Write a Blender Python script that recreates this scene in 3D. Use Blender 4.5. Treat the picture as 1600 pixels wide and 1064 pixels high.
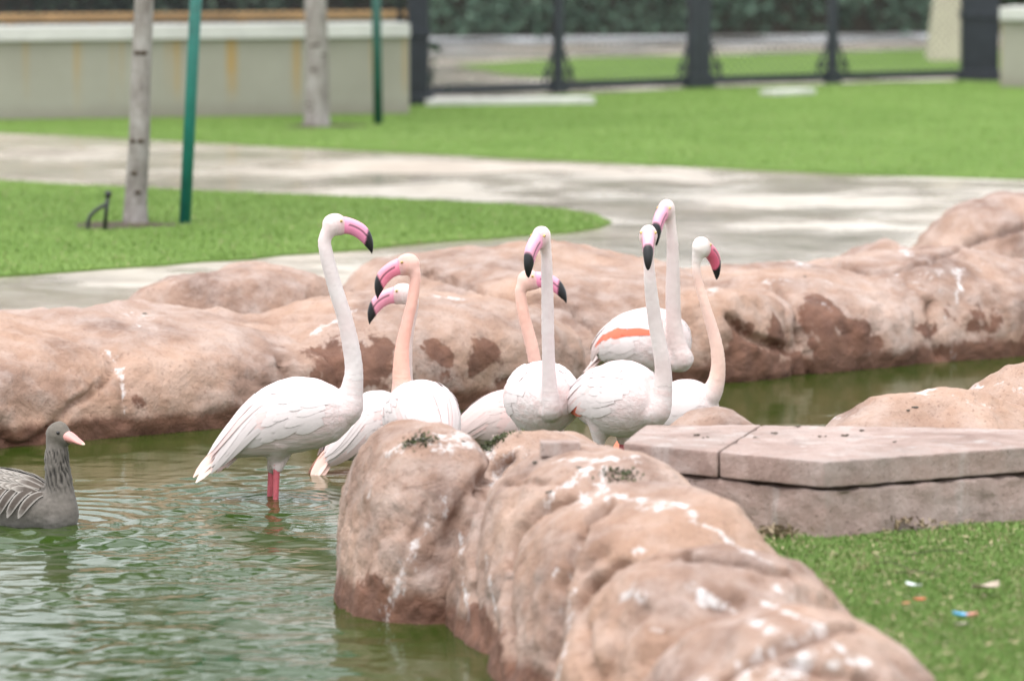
import bpy, bmesh, math, random
import numpy as np
from mathutils import Vector
from mathutils.bvhtree import BVHTree

random.seed(7)
RNG = np.random.default_rng(11)
for o in list(bpy.data.objects):
    bpy.data.objects.remove(o)
SC = bpy.context.scene
COL = SC.collection

# ------------------------------------------------------------------ camera
FPX, CX, CY = 7300.0, 800.0, 532.0          # focal length in photo pixels, photo centre
CAMH, HOR = 2.3, -204.0                     # height over the water, pixel row of the horizon
PITCH = math.atan((CY - HOR) / FPX)
cam = bpy.data.cameras.new('camera')
cam.sensor_width = 36.0
cam.lens = FPX / 1600.0 * 36.0
cam.clip_start, cam.clip_end = 0.1, 1000.0
cam.dof.use_dof = True
cam.dof.focus_distance = 16.9
cam.dof.aperture_fstop = 2.9
camo = bpy.data.objects.new('camera', cam)
camo.location = (0, 0, CAMH)
camo.rotation_euler = (math.radians(90) - PITCH, 0, 0)
COL.objects.link(camo)
SC.camera = camo

# ------------------------------------------------------------------ overcast sky and sun
SUN_EL, SUN_AZ = math.radians(72), math.radians(215)
w = bpy.data.worlds.new('World')
SC.world = w
w.use_nodes = True
nt = w.node_tree
bg = nt.nodes['Background']
sky = nt.nodes.new('ShaderNodeTexSky')
sky.sky_type = 'NISHITA'
sky.sun_disc = False
sky.sun_elevation = SUN_EL
sky.sun_rotation = SUN_AZ
sky.dust_density = 6.0
hs = nt.nodes.new('ShaderNodeHueSaturation')      # cloud cover: the blue goes grey-white
hs.inputs['Saturation'].default_value = 0.12
nt.links.new(sky.outputs[0], hs.inputs['Color'])
cl = nt.nodes.new('ShaderNodeMix')                # even cloud layer over the clear-sky gradient
cl.data_type = 'RGBA'
cl.inputs[0].default_value = 0.65
cl.inputs[7].default_value = (4.65, 4.85, 5.10, 1)
nt.links.new(hs.outputs[0], cl.inputs[6])
nt.links.new(cl.outputs[2], bg.inputs['Color'])
bg.inputs['Strength'].default_value = 0.15
sl = bpy.data.lights.new('sun', 'SUN')
sl.energy = 0.55
sl.angle = math.radians(60)
sl.color = (1.0, 0.98, 0.95)
so = bpy.data.objects.new('sun', sl)
so.rotation_euler = (math.radians(90) - SUN_EL, 0, math.radians(180) - SUN_AZ)
COL.objects.link(so)
SC.view_settings.view_transform = 'Standard'
SC.view_settings.look = 'None'
SC.view_settings.gamma = 1.0
SC.view_settings.exposure = 1.40

# ------------------------------------------------------------------ helpers
FW = np.array((0, math.cos(PITCH), -math.sin(PITCH)))
UPV = np.array((0, math.sin(PITCH), math.cos(PITCH)))
CAMP = np.array((0, 0, CAMH))
GZ = 0.30          # height of lawns and paths over the water
FLOOR = -0.36      # pond floor

def ray(px, py):
    return FW + np.array((1.0, 0, 0)) * ((px - CX) / FPX) + UPV * ((CY - py) / FPX)
def atY(px, py, Y):
    r = ray(px, py)
    return CAMP + r * (Y / r[1])
def atZ(px, py, z):
    r = ray(px, py)
    return CAMP + r * ((z - CAMH) / r[2])
def lerp(a, b, t): return a + (b - a) * t
def sstep(a, b, x):
    t = np.clip((x - a) / (b - a), 0, 1)
    return t * t * (3 - 2 * t)
def unit(v):
    v = np.asarray(v, float)
    return v / (np.linalg.norm(v) + 1e-12)

def _h(ix, iy, iz, seed):
    h = (ix * 374761393 + iy * 668265263 + iz * 1440670441 + seed * 974634777) & 0xFFFFFFFF
    h = ((h ^ (h >> 13)) * 1274126177) & 0xFFFFFFFF
    h = (h ^ (h >> 16)) & 0xFFFFFF
    return h / float(0xFFFFFF) * 2 - 1
def vnoise(p, seed=0):
    p = np.asarray(p, float)
    i = np.floor(p).astype(np.int64)
    f = p - i
    u = f * f * f * (f * (f * 6 - 15) + 10)
    r = 0
    for dx in (0, 1):
        for dy in (0, 1):
            for dz in (0, 1):
                wgt = (u[:, 0] if dx else 1 - u[:, 0]) * (u[:, 1] if dy else 1 - u[:, 1]) * (u[:, 2] if dz else 1 - u[:, 2])
                r = r + wgt * _h(i[:, 0] + dx, i[:, 1] + dy, i[:, 2] + dz, seed)
    return r
def fbm(p, octv=4, seed=0, gain=0.5):
    s, a, q = 0, 1.0, np.asarray(p, float)
    for k in range(octv):
        s = s + a * vnoise(q, seed + k * 17)
        q = q * 2.03 + 11.7
        a *= gain
    return s

def mesh_from(name, v, f, smooth=True):
    me = bpy.data.meshes.new(name)
    me.from_pydata([tuple(map(float, p)) for p in v], [], [tuple(map(int, q)) for q in f])
    if smooth:
        me.polygons.foreach_set('use_smooth', [True] * len(me.polygons))
    me.update()
    return me
def mesh_np(name, v, f, smooth=True):
    """fast path: v (n,3), f (m,k) with one face size"""
    v = np.asarray(v, np.float32); f = np.asarray(f, np.int32)
    me = bpy.data.meshes.new(name)
    m, k = f.shape
    me.vertices.add(len(v)); me.vertices.foreach_set('co', v.ravel())
    me.loops.add(m * k); me.loops.foreach_set('vertex_index', f.ravel())
    me.polygons.add(m)
    me.polygons.foreach_set('loop_start', np.arange(0, m * k, k, dtype=np.int32))
    me.update(calc_edges=True)
    if smooth:
        me.polygons.foreach_set('use_smooth', np.ones(m, bool))
    me.validate()
    return me
def link(name, me, mat=None, parent=None, loc=None):
    o = bpy.data.objects.new(name, me)
    COL.objects.link(o)
    if mat is not None and me is not None:
        me.materials.clear(); me.materials.append(mat)
    if parent is not None:
        o.parent = parent
    if loc is not None:
        o.location = tuple(map(float, loc))
    return o
def tag(o, label=None, cat=None, group=None, kind=None):
    if label: o['label'] = label
    if cat: o['category'] = cat
    if group: o['group'] = group
    if kind: o['kind'] = kind
    return o
def empty(name, loc, label=None, cat=None, group=None):
    o = bpy.data.objects.new(name, None)
    o.empty_display_size = 0.1
    o.location = tuple(map(float, loc))
    COL.objects.link(o)
    return tag(o, label, cat, group)
def setcol(me, cols, name='Col'):
    a = me.color_attributes.new(name, 'FLOAT_COLOR', 'POINT')
    c = np.ones((len(me.vertices), 4), np.float32)
    c[:, :3] = cols
    a.data.foreach_set('color', c.ravel())
def verts(me):
    a = np.empty(len(me.vertices) * 3, np.float32)
    me.vertices.foreach_get('co', a)
    return a.reshape(-1, 3).astype(float)
def vnormals(me):
    a = np.empty(len(me.vertices) * 3, np.float32)
    me.vertices.foreach_get('normal', a)
    return a.reshape(-1, 3).astype(float)

def catmull(pts, n):
    pts = np.asarray(pts, float)
    P = np.vstack([2 * pts[0] - pts[1], pts, 2 * pts[-1] - pts[-2]])
    m = len(pts) - 1
    out = []
    for t in np.linspace(0, m, n):
        i = min(int(t), m - 1); u = t - i
        a, b, c, d = P[i], P[i + 1], P[i + 2], P[i + 3]
        out.append(0.5 * (2 * b + (c - a) * u + (2 * a - 5 * b + 4 * c - d) * u * u + (3 * b - a - 3 * c + d) * u ** 3))
    return np.array(out)

class MB:
    """collects verts and faces"""
    def __init__(s): s.v, s.f = [], []
    def add(s, v, f):
        b = len(s.v)
        s.v.extend([tuple(p) for p in v]); s.f.extend([tuple(i + b for i in q) for q in f])
    def box(s, c, h, R=None):
        c = np.asarray(c, float); vs = []
        for z in (-1, 1):
            for y in (-1, 1):
                for x in (-1, 1):
                    p = np.array((x * h[0], y * h[1], z * h[2]))
                    if R is not None: p = R @ p
                    vs.append(c + p)
        s.add(vs, [(0, 2, 3, 1), (4, 5, 7, 6), (0, 1, 5, 4), (2, 6, 7, 3), (0, 4, 6, 2), (1, 3, 7, 5)])
    def tube(s, pts, rad, n=8, cap=True, flat=None):
        pts = np.asarray(pts, float)
        rad = np.broadcast_to(np.asarray(rad, float), (len(pts),))
        T = np.gradient(pts, axis=0)
        T = T / (np.linalg.norm(T, axis=1)[:, None] + 1e-12)
        ref = np.array((0, 0, 1.0)) if abs(T[0][2]) < 0.9 else np.array((1.0, 0, 0))
        N = unit(np.cross(ref, T[0])); vs = []
        for i in range(len(pts)):
            N = unit(N - T[i] * np.dot(N, T[i])); Bn = np.cross(T[i], N)
            for k in range(n):
                a = 2 * math.pi * k / n
                vs.append(pts[i] + rad[i] * (math.cos(a) * N + math.sin(a) * Bn))
        fs = []
        for i in range(len(pts) - 1):
            for k in range(n):
                fs.append((i * n + k, i * n + (k + 1) % n, (i + 1) * n + (k + 1) % n, (i + 1) * n + k))
        if cap:
            fs.append(tuple(range(n - 1, -1, -1)))
            fs.append(tuple((len(pts) - 1) * n + k for k in range(n)))
        s.add(vs, fs)
    def mesh(s, name, smooth=True): return mesh_from(name, s.v, s.f, smooth)
    def build(s, name, mat, parent=None, smooth=True): return link(name, s.mesh(name, smooth), mat, parent)

def bevel_mesh(me, width, seg=2):
    bm = bmesh.new(); bm.from_mesh(me)
    bmesh.ops.bevel(bm, geom=bm.edges[:], offset=width, segments=seg, profile=0.7, affect='EDGES')
    bm.to_mesh(me); bm.free()
    return me

# ------------------------------------------------------------------ materials
class NT:
    def __init__(s, name):
        s.m = bpy.data.materials.new(name); s.m.use_nodes = True
        s.t = s.m.node_tree
        s.b = s.t.nodes['Principled BSDF']
    def n(s, typ, **kw):
        nd = s.t.nodes.new('ShaderNode' + typ)
        for k, v in kw.items():
            if k in ('inp',):
                for a, b in v.items(): nd.inputs[a].default_value = b
            else: setattr(nd, k, v)
        return nd
    def l(s, a, b): s.t.links.new(a, b)
    def pos(s, scale=(1, 1, 1)):
        g = s.n('NewGeometry'); mp = s.n('Mapping')
        mp.inputs['Scale'].default_value = scale
        s.l(g.outputs['Position'], mp.inputs['Vector'])
        return mp.outputs[0]
    def obj(s, scale=(1, 1, 1)):
        g = s.n('TexCoord'); mp = s.n('Mapping')
        mp.inputs['Scale'].default_value = scale
        s.l(g.outputs['Object'], mp.inputs['Vector'])
        return mp.outputs[0]
    def noise(s, vec, scale, detail=4, rough=0.55, dist=0.0):
        nd = s.n('TexNoise', inp={'Scale': scale, 'Detail': detail, 'Roughness': rough, 'Distortion': dist})
        s.l(vec, nd.inputs['Vector'])
        return nd.outputs['Fac']
    def ramp(s, fac, stops, interp='LINEAR'):
        r = s.n('ValToRGB'); r.color_ramp.interpolation = interp
        el = r.color_ramp.elements
        while len(el) < len(stops): el.new(0.5)
        for e, (p, c) in zip(el, stops):
            e.position = p
            e.color = (*c, 1) if isinstance(c, (tuple, list)) else (c, c, c, 1)
        s.l(fac, r.inputs[0])
        return r.outputs[0]
    def mix(s, fac, a, b, blend='MIX'):
        nd = s.n('Mix', data_type='RGBA', blend_type=blend)
        for sock, v in ((nd.inputs[0], fac), (nd.inputs[6], a), (nd.inputs[7], b)):
            if hasattr(v, 'is_output'): s.l(v, sock)
            elif isinstance(v, (tuple, list)): sock.default_value = (*v, 1)
            else: sock.default_value = v
        return nd.outputs[2]
    def math(s, op, a, b=None, clamp=False):
        nd = s.n('Math', operation=op, use_clamp=clamp)
        for sock, v in ((nd.inputs[0], a), (nd.inputs[1], b)):
            if v is None: continue
            if hasattr(v, 'is_output'): s.l(v, sock)
            else: sock.default_value = v
        return nd.outputs[0]
    def attr(s, name, out='Fac'):
        a = s.n('Attribute', attribute_name=name)
        return a.outputs[out]
    def bump(s, h, strength=0.3, dist=0.01, prev=None):
        b = s.n('Bump', inp={'Strength': strength, 'Distance': dist})
        s.l(h, b.inputs['Height'])
        if prev is not None: s.l(prev, b.inputs['Normal'])
        return b.outputs[0]
    def fin(s, col=None, rough=None, normal=None, **kw):
        for nm, v in (('Base Color', col), ('Roughness', rough), ('Normal', normal)):
            if v is None: continue
            if hasattr(v, 'is_output'): s.l(v, s.b.inputs[nm])
            else: s.b.inputs[nm].default_value = (*v, 1) if isinstance(v, (tuple, list)) else v
        for k, v in kw.items(): s.b.inputs[k.replace('_', ' ')].default_value = v
        return s.m

def m_rock():
    m = NT('artificial_rock')
    p = m.pos()
    base = m.ramp(m.noise(p, 2.6, 6, 0.6, 0.4), [(0.32, (0.180, 0.106, 0.078)), (0.48, (0.298, 0.190, 0.143)), (0.66, (0.412, 0.290, 0.234))])
    base = m.mix(m.ramp(m.noise(p, 9, 5, 0.6), [(0.42, 0.0), (0.68, 0.55)]), base, (0.46, 0.375, 0.34))
    warm = m.ramp(m.noise(p, 1.3, 3, 0.5), [(0.45, 0.0), (0.62, 0.34)])
    base = m.mix(warm, base, (0.425, 0.238, 0.142))
    # pits and specks
    sp = m.ramp(m.noise(p, 70, 3, 0.6), [(0.30, 0.6), (0.42, 0.0)])
    base = m.mix(sp, base, (0.16, 0.085, 0.06))
    # red-brown tide band at the water and flaked and broad darker patches (painted mask)
    g = m.n('NewGeometry'); xyz = m.n('SeparateXYZ'); m.l(g.outputs['Position'], xyz.inputs[0])
    zb = m.math('ADD', xyz.outputs[2], m.math('MULTIPLY', m.math('SUBTRACT', m.noise(m.pos((1, 1, 0.25)), 6.0, 5, 0.6), 0.5), 0.16))
    tide = m.ramp(zb, [(0.062, 1.0), (0.100, 0.0)])
    st = m.math('ADD', m.attr('stain'), m.math('MULTIPLY', m.math('SUBTRACT', m.noise(m.pos((1, 1, 0.7)), 9.0, 5, 0.65), 0.5), 1.5))
    stm = m.math('MULTIPLY', m.ramp(st, [(0.50, 0.0), (0.60, 1.0)]), m.ramp(m.attr('stain'), [(0.02, 0.0), (0.2, 1.0)]))
    allst = m.math('MAXIMUM', tide, stm)
    base = m.mix(m.math('MULTIPLY', allst, 0.9), base, m.ramp(m.noise(p, 12, 4), [(0.35, (0.105, 0.040, 0.022)), (0.65, (0.165, 0.070, 0.040))]))
    # droppings
    dr = m.math('ADD', m.attr('drop'), m.math('MULTIPLY', m.math('SUBTRACT', m.noise(m.pos((1, 1, .55)), 24, 6, 0.75), 0.5), 2.3))
    drm = m.math('MULTIPLY', m.ramp(dr, [(0.40, 0.0), (0.62, 0.42), (0.98, 0.92)]), m.ramp(m.attr('drop'), [(0.02, 0.0), (0.25, 1.0)]))
    base = m.mix(drm, base, (0.78, 0.77, 0.78))
    h = m.noise(p, 38, 6, 0.65)
    h2 = m.noise(p, 150, 4, 0.6)
    nb = m.bump(h2, 0.45, 0.004, m.bump(h, 0.65, 0.014, m.bump(m.noise(p, 8, 6, 0.6, 0.6), 0.55, 0.05)))
    return m.fin(base, 0.82, nb)
def m_concrete():
    m = NT('pink_concrete')
    p = m.pos()
    c = m.ramp(m.noise(p, 3.4, 7, 0.68, 0.8), [(0.30, (0.250, 0.165, 0.138)), (0.48, (0.385, 0.275, 0.238)), (0.70, (0.500, 0.390, 0.355))])
    gr = m.ramp(m.noise(p, 2.1, 6, 0.65), [(0.52, 0.0), (0.66, 0.5)])
    c = m.mix(gr, c, (0.365, 0.325, 0.305))
    run = m.ramp(m.noise(m.pos((1, 1, 0.06)), 9.0, 4, 0.6), [(0.56, 0.0), (0.70, 0.5)])      # pale lime runs
    c = m.mix(run, c, (0.56, 0.52, 0.50))
    dk = m.ramp(m.noise(m.pos((1, 1, 0.15)), 6.0, 5, 0.65), [(0.58, 0.0), (0.72, 0.5)])
    c = m.mix(dk, c, (0.17, 0.125, 0.105))
    sp = m.ramp(m.noise(p, 75, 3, 0.6), [(0.30, 0.8), (0.37, 0.0)])
    c = m.mix(sp, c, (0.12, 0.085, 0.07))
    dr = m.ramp(m.noise(p, 7.0, 7, 0.75), [(0.62, 0.0), (0.74, 0.75)])
    c = m.mix(dr, c, (0.70, 0.67, 0.66))
    nb = m.bump(m.noise(p, 120, 4), 0.6, 0.004, m.bump(m.noise(p, 26, 7, 0.75), 0.8, 0.02))
    return m.fin(c, 0.85, nb)
def m_lawn(name, a, b, c):
    m = NT(name)
    p = m.pos()
    col = m.ramp(m.noise(p, 0.9, 6, 0.65), [(0.3, a), (0.5, b), (0.72, c)])
    col = m.mix(m.ramp(m.noise(p, 55, 3, 0.7), [(0.35, 0.0), (0.7, 0.6)]), col, a)
    col = m.mix(m.ramp(m.noise(p, 5, 5, 0.7), [(0.55, 0.0), (0.75, 0.35)]), col, (0.20, 0.25, 0.07))
    return m.fin(col, 0.9, m.bump(m.noise(p, 90, 4, 0.7), 0.9, 0.03), Specular_IOR_Level=0.2)
def m_path():
    m = NT('wet_paving')
    p = m.pos()
    col = m.ramp(m.noise(p, 1.6, 6, 0.65, 0.6), [(0.30, (0.24, 0.200, 0.155)), (0.48, (0.42, 0.365, 0.300)), (0.7, (0.54, 0.490, 0.425))])
    dk = m.ramp(m.noise(p, 0.75, 5, 0.7), [(0.52, 0.0), (0.66, 0.5)])
    col = m.mix(dk, col, (0.115, 0.092, 0.066))
    pk = m.ramp(m.noise(p, 0.5, 3), [(0.5, 0.0), (0.7, 0.4)])
    col = m.mix(pk, col, (0.50, 0.39, 0.31))
    wet = m.ramp(m.noise(p, 0.62, 5, 0.6), [(0.40, 0.42), (0.50, 0.18), (0.62, 0.07)])
    nb = m.bump(m.noise(p, 5, 6, 0.7), 0.22, 0.02)
    return m.fin(col, wet, nb)
def m_water():
    m = NT('murky_green_water')
    p = m.pos()
    col = m.ramp(m.noise(p, 1.3, 3), [(0.35, (0.018, 0.045, 0.003)), (0.65, (0.032, 0.052, 0.007))])
    nb = m.bump(m.noise(p, 30, 4, 0.6), 0.07, 0.010)
    return m.fin(col, 0.015, nb, IOR=1.333)
def m_plain(name, col, rough=0.6, var=0.25, scale=20, bump=0.0, bscale=80, metal=0.0, spec=0.5):
    m = NT(name)
    p = m.obj()
    a = tuple(c * (1 - var) for c in col); b = tuple(min(1, c * (1 + var)) for c in col)
    c = m.ramp(m.noise(p, scale, 5, 0.6), [(0.3, a), (0.7, b)])
    nb = m.bump(m.noise(p, bscale, 4), bump, 0.01) if bump else None
    return m.fin(c, rough, nb, Metallic=metal, Specular_IOR_Level=spec)
def m_attr(name, rough=0.75, nscale=(60, 60, 60), amt=0.12, bump=0.25, dist=0.004, sheen=0.0, spec=0.3):
    m = NT(name)
    p = m.obj(nscale)
    c = m.attr('Col', 'Color')
    n = m.noise(p, 1.0, 4, 0.6)
    c = m.mix(1.0, c, m.ramp(n, [(0.3, 1 - amt), (0.7, 1.0)]), 'MULTIPLY')
    nb = m.bump(n, bump, dist)
    return m.fin(c, rough, nb, Sheen_Weight=sheen, Specular_IOR_Level=spec)
def m_wall():
    m = NT('stained_render')
    p = m.pos()
    c = m.ramp(m.noise(p, 1.1, 5, 0.6), [(0.3, (0.275, 0.262, 0.212)), (0.7, (0.345, 0.33, 0.275))])
    # rust runs from the coping: narrow columns, each ending at its own height
    sx = m.n('SeparateXYZ'); g = m.n('NewGeometry'); m.l(g.outputs['Position'], sx.inputs[0])
    cx = m.n('CombineXYZ'); m.l(sx.outputs[0], cx.inputs[0])
    run = m.ramp(m.noise(cx.outputs[0], 4.2, 2, 0.5), [(0.55, 0.0), (0.62, 1.0)])
    hgt = m.ramp(m.math('ADD', m.math('MULTIPLY', m.noise(m.pos((3, 1, 1.5)), 1.0, 3), 0.6), m.math('MULTIPLY', sx.outputs[2], 0.55)), [(0.48, 0.0), (0.72, 1.0)])
    c = m.mix(m.math('MULTIPLY', m.math('MULTIPLY', run, hgt), 0.8), c, (0.40, 0.25, 0.08))
    foot = m.ramp(m.math('ADD', sx.outputs[2], m.math('MULTIPLY', m.noise(p, 4, 4), 0.12)), [(0.38, 0.5), (0.5, 0.0)])
    c = m.mix(foot, c, (0.20, 0.17, 0.14))
    return m.fin(c, 0.85, m.bump(m.noise(p, 30, 5), 0.3, 0.01))
def m_bark():
    m = NT('pale_bark')
    p = m.obj((1, 1, 0.4))
    c = m.ramp(m.noise(p, 14, 6, 0.65), [(0.3, (0.13, 0.108, 0.095)), (0.5, (0.26, 0.232, 0.215)), (0.72, (0.37, 0.345, 0.33))])
    nb = m.bump(m.noise(m.obj((1, 1, 3)), 12, 5), 0.6, 0.015)
    return m.fin(c, 0.9, nb)

M = {}
M['rock'] = m_rock()
M['concrete'] = m_concrete()
M['lawn'] = m_lawn('mown_lawn', (0.140, 0.240, 0.045), (0.180, 0.295, 0.062), (0.225, 0.335, 0.088))
M['turf_soil'] = m_lawn('turf_base', (0.110, 0.190, 0.036), (0.140, 0.225, 0.046), (0.170, 0.230, 0.065))
M['path'] = m_path()
M['water'] = m_water()
M['mud'] = m_plain('pond_mud', (0.07, 0.06, 0.035), 0.9)
M['soil'] = m_plain('bare_soil', (0.060, 0.042, 0.028), 0.95, 0.4, 12, 0.6, 30)
def m_plumage():
    m = NT('flamingo_plumage')
    c = m.attr('Col', 'Color'); v = m.attr('lie', 'Vector')
    n = m.noise(v, 1.0, 5, 0.6); n2 = m.noise(v, 0.35, 3, 0.5); fz = m.noise(m.obj(), 160, 3, 0.6)
    c = m.mix(1.0, c, m.ramp(n, [(0.35, (0.90, 0.86, 0.86)), (0.6, (1, 1, 1))]), 'MULTIPLY')
    c = m.mix(m.ramp(n2, [(0.42, 0.0), (0.75, 0.45)]), c, (0.68, 0.45, 0.42))
    return m.fin(c, 0.85, m.bump(fz, 0.25, 0.003, m.bump(n, 0.55, 0.006)), Sheen_Weight=0.15, Specular_IOR_Level=0.2)
M['plumage'] = m_plumage()
M['feather'] = m_attr('flamingo_feather', 0.75, (90, 90, 90), 0.04, 0.1, 0.002, 0.1)
M['bill'] = m_attr('horn_bill', 0.38, (40, 40, 40), 0.12, 0.1, 0.002, 0.0, 0.45)
M['legskin'] = m_plain('pink_leg_skin', (0.62, 0.13, 0.16), 0.5, 0.2, 60, 0.3, 200)
M['eye'] = m_plain('pale_eye', (0.66, 0.45, 0.16), 0.25, 0.1)
M['pupil'] = m_plain('dark_pupil', (0.012, 0.010, 0.010), 0.15, 0.1)
M['goose'] = m_attr('goose_plumage', 0.85, (70, 70, 70), 0.25, 0.35, 0.004, 0.1)
M['wall'] = m_wall()
M['coping'] = m_plain('pale_coping', (0.55, 0.54, 0.51), 0.8, 0.12, 3, 0.3, 30)
M['rustcoping'] = m_plain('rusty_coping', (0.44, 0.27, 0.115), 0.85, 0.35, 2.5, 0.3, 30)
M['steel'] = m_plain('black_painted_steel', (0.020, 0.024, 0.032), 0.45, 0.3, 8)
M['wire'] = m_plain('dark_wire', (0.06, 0.065, 0.07), 0.5, 0.2, 8)
M['stake'] = m_plain('green_painted_stake', (0.010, 0.145, 0.115), 0.45, 0.3, 6, 0.1, 40)
M['stake_dark'] = m_plain('dark_green_painted_stake', (0.012, 0.080, 0.058), 0.5, 0.3, 6, 0.1, 40)
M['bark'] = m_bark()
M['pipe'] = m_plain('black_plastic_pipe', (0.015, 0.016, 0.018), 0.4, 0.2)
M['cream'] = m_plain('cream_render', (0.52, 0.47, 0.36), 0.85, 0.1, 2, 0.2, 30)
M['leaf'] = m_attr('tree_leaf', 0.6, (30, 30, 30), 0.2, 0.1)
M['grass'] = m_attr('grass_blade', 0.65, (30, 30, 30), 0.1, 0.0, 0.002, 0.0, 0.25)
M['litter'] = m_attr('litter', 0.6, (80, 80, 80), 0.2, 0.2)

# ------------------------------------------------------------------ the setting: pond floor, water, ground sheets
UR = np.array((math.cos(math.radians(38)), math.sin(math.radians(38)), 0))     # far bank runs along this
NR = np.array((-UR[1], UR[0], 0))                                             # away from the pond
R0 = atZ(400, 665, 0.0)

def poly_sheet(name, pts, z, mat, skirt=0.03, kind='structure', jitter=0.0, step=0.25):
    pts = [np.array((p[0], p[1])) for p in pts]
    if jitter:
        out = []
        for i in range(len(pts)):
            a, b = pts[i], pts[(i + 1) % len(pts)]
            L = np.linalg.norm(b - a)
            n = int(min(60, max(1, L / step)))
            for k in range(n):
                q = a + (b - a) * k / n
                out.append(q + RNG.normal(0, jitter, 2))
        pts = out
    bm = bmesh.new()
    vs = [bm.verts.new((p[0], p[1], z)) for p in pts]
    f = bm.faces.new(vs)
    if f.normal.z < 0: f.normal_flip()
    bm.normal_update()
    if f.normal.z < 0: bmesh.ops.reverse_faces(bm, faces=[f])
    ed = list(f.edges)
    r = bmesh.ops.extrude_edge_only(bm, edges=ed)
    for e in r['geom']:
        if isinstance(e, bmesh.types.BMVert): e.co.z -= skirt
    bmesh.ops.triangulate(bm, faces=[f])
    bmesh.ops.recalc_face_normals(bm, faces=bm.faces[:])
    me = bpy.data.meshes.new(name); bm.to_mesh(me); bm.free()
    return tag(link(name, me, mat), kind=kind)

poly_sheet('pond_floor', [(-30, 3), (30, 3), (30, 60), (-30, 60)], FLOOR, M['mud'], 0.3)
# far ground, behind the far bank
e0 = R0 + NR * 0.75
pA, pB = e0 - UR * 26, e0 + UR * 22
poly_sheet('path', [pA, pB, (pB[0] + 60, pB[1] + 5), (400, 600), (-400, 600), (-400, pA[1])], GZ, M['path'], 0.9)
# near ground: right bank lawn that also runs round behind the camera
n0, n1 = atZ(640, 900, 0) + np.array((0.25, 0.25, 0)), atZ(1130, 1064, GZ)
nd = unit(n1 - n0)
nfar = n1 + nd * 4.0
mB = atZ(1400, 690, 0.3); mC = mB + np.array((3.0, 2.2, 0))
poly_sheet('bank_lawn', [atZ(1090, 835, GZ), n1, nfar, (0.8, 5.5), (-30, 4.5), (-30, -20), (40, -20), (40, mC[1] + 1), mC, mB + np.array((0.15, 0.1, 0)), atZ(1150, 745, GZ)], GZ - 0.012, M['turf_soil'], 0.9)

# water, a real rippled surface
def axis(parts):
    out = []
    for a, b, s in parts: out.append(np.arange(a, b, s))
    return np.concatenate(out)
xs = axis([(-30, -3, 1.5), (-3, -1.9, 0.02), (-1.9, 0.2, 0.014), (0.2, 3.4, 0.022), (3.4, 30, 1.5)])
ys = axis([(3, 12.4, 0.7), (12.4, 12.9, 0.02), (12.9, 17.2, 0.014), (17.2, 20.0, 0.022), (20.0, 23.5, 0.035), (23.5, 60, 1.5)])
X, Y = np.meshgrid(xs, ys)
GO = atZ(60, 818, 0.0); FA = atZ(423, 785, 0.0)
def wave_height(X, Y):
    z = np.zeros_like(X)
    rr = np.random.default_rng(5)
    for k in range(64):
        lam = 0.055 * (0.40 / 0.055) ** rr.random()
        th = math.radians(-70) + rr.normal(0, 0.7)
        kk = 2 * math.pi / lam
        amp = 0.0125 * lam ** 1.0 * (0.5 + rr.random()) / math.sqrt(64) * 2.1
        ph = rr.random() * 6.28
        z += amp * np.sin(kk * (X * math.cos(th) + Y * math.sin(th)) + ph + 0.9 * np.sin(0.7 * kk * 0.21 * (X * math.sin(th) - Y * math.cos(th)) + ph * 3))
    P = np.stack([X.ravel() * 2.0, Y.ravel() * 1.5, np.zeros(X.size)], 1)
    mod = (0.85 + 0.7 * fbm(P, 3, 3)).reshape(X.shape)
    # calmer towards the far bank and in the lee of the near rocks
    dfar = (R0[0] - X) * NR[0] + (R0[1] - Y) * NR[1]
    calm = lerp(0.16, 1.0, sstep(0.5, 2.6, dfar)) * lerp(1.0, 0.30, sstep(-0.62, -0.25, X + (Y - 14.0) * 0.12))
    z *= np.clip(mod, 0.25, 1.6) * calm
    for c, a, lam, dec in ((GO, 0.0035, 0.11, 0.5), (FA, 0.0022, 0.07, 0.35)):
        r = np.hypot(X - c[0], Y - c[1])
        z += a * np.sin(2 * math.pi * r / lam) * np.exp(-r / dec) * sstep(0.03, 0.12, r)
    return z
Z = wave_height(X, Y)
Z *= (X > -3.2) & (X < 3.6) & (Y > 12) & (Y < 23.8)
nx, ny = len(xs), len(ys)
idx = np.arange(nx * ny).reshape(ny, nx)
fc = np.stack([idx[:-1, :-1].ravel(), idx[:-1, 1:].ravel(), idx[1:, 1:].ravel(), idx[1:, :-1].ravel()], 1)
wo = link('pond_water', mesh_np('pond_water', np.stack([X.ravel(), Y.ravel(), Z.ravel()], 1), fc), M['water'])
tag(wo, kind='structure')

# lawns behind the pond (raised a little over the path)
def gpts(lst, z=GZ): return [atZ(a, b, z)[:2] for a, b in lst]
isl = [(-900, 262), (0, 285), (300, 300), (600, 312), (800, 322), (880, 329), (930, 338), (950, 349), (938, 358), (880, 366), (700, 379), (500, 396), (250, 416), (0, 434), (-900, 520)]
ic = [tuple(p) + (0,) for p in gpts(isl)]
poly_sheet('island_lawn', ic, GZ + 0.012, M['lawn'], 0.02, jitter=0.02)
upl = [(-1500, 150), (0, 208), (200, 217), (400, 228), (700, 243), (1000, 258), (1300, 272), (1600, 282), (2600, 320), (2700, 118), (1600, 131), (1500, 128), (1090, 139), (650, 163), (600, 176), (0, 188), (-800, 146)]
poly_sheet('upper_lawn', [tuple(p) for p in gpts(upl)], GZ + 0.012, M['lawn'], 0.02, jitter=0.015)
bl = [(715, 103), (900, 92), (1200, 86), (1480, 78), (1700, 84), (1700, 118), (1480, 122), (1200, 130), (900, 126), (800, 118)]
poly_sheet('lawn_beyond_gate', [tuple(p) for p in gpts(bl)], GZ + 0.012, M['lawn'], 0.02, jitter=0.02)

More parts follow.
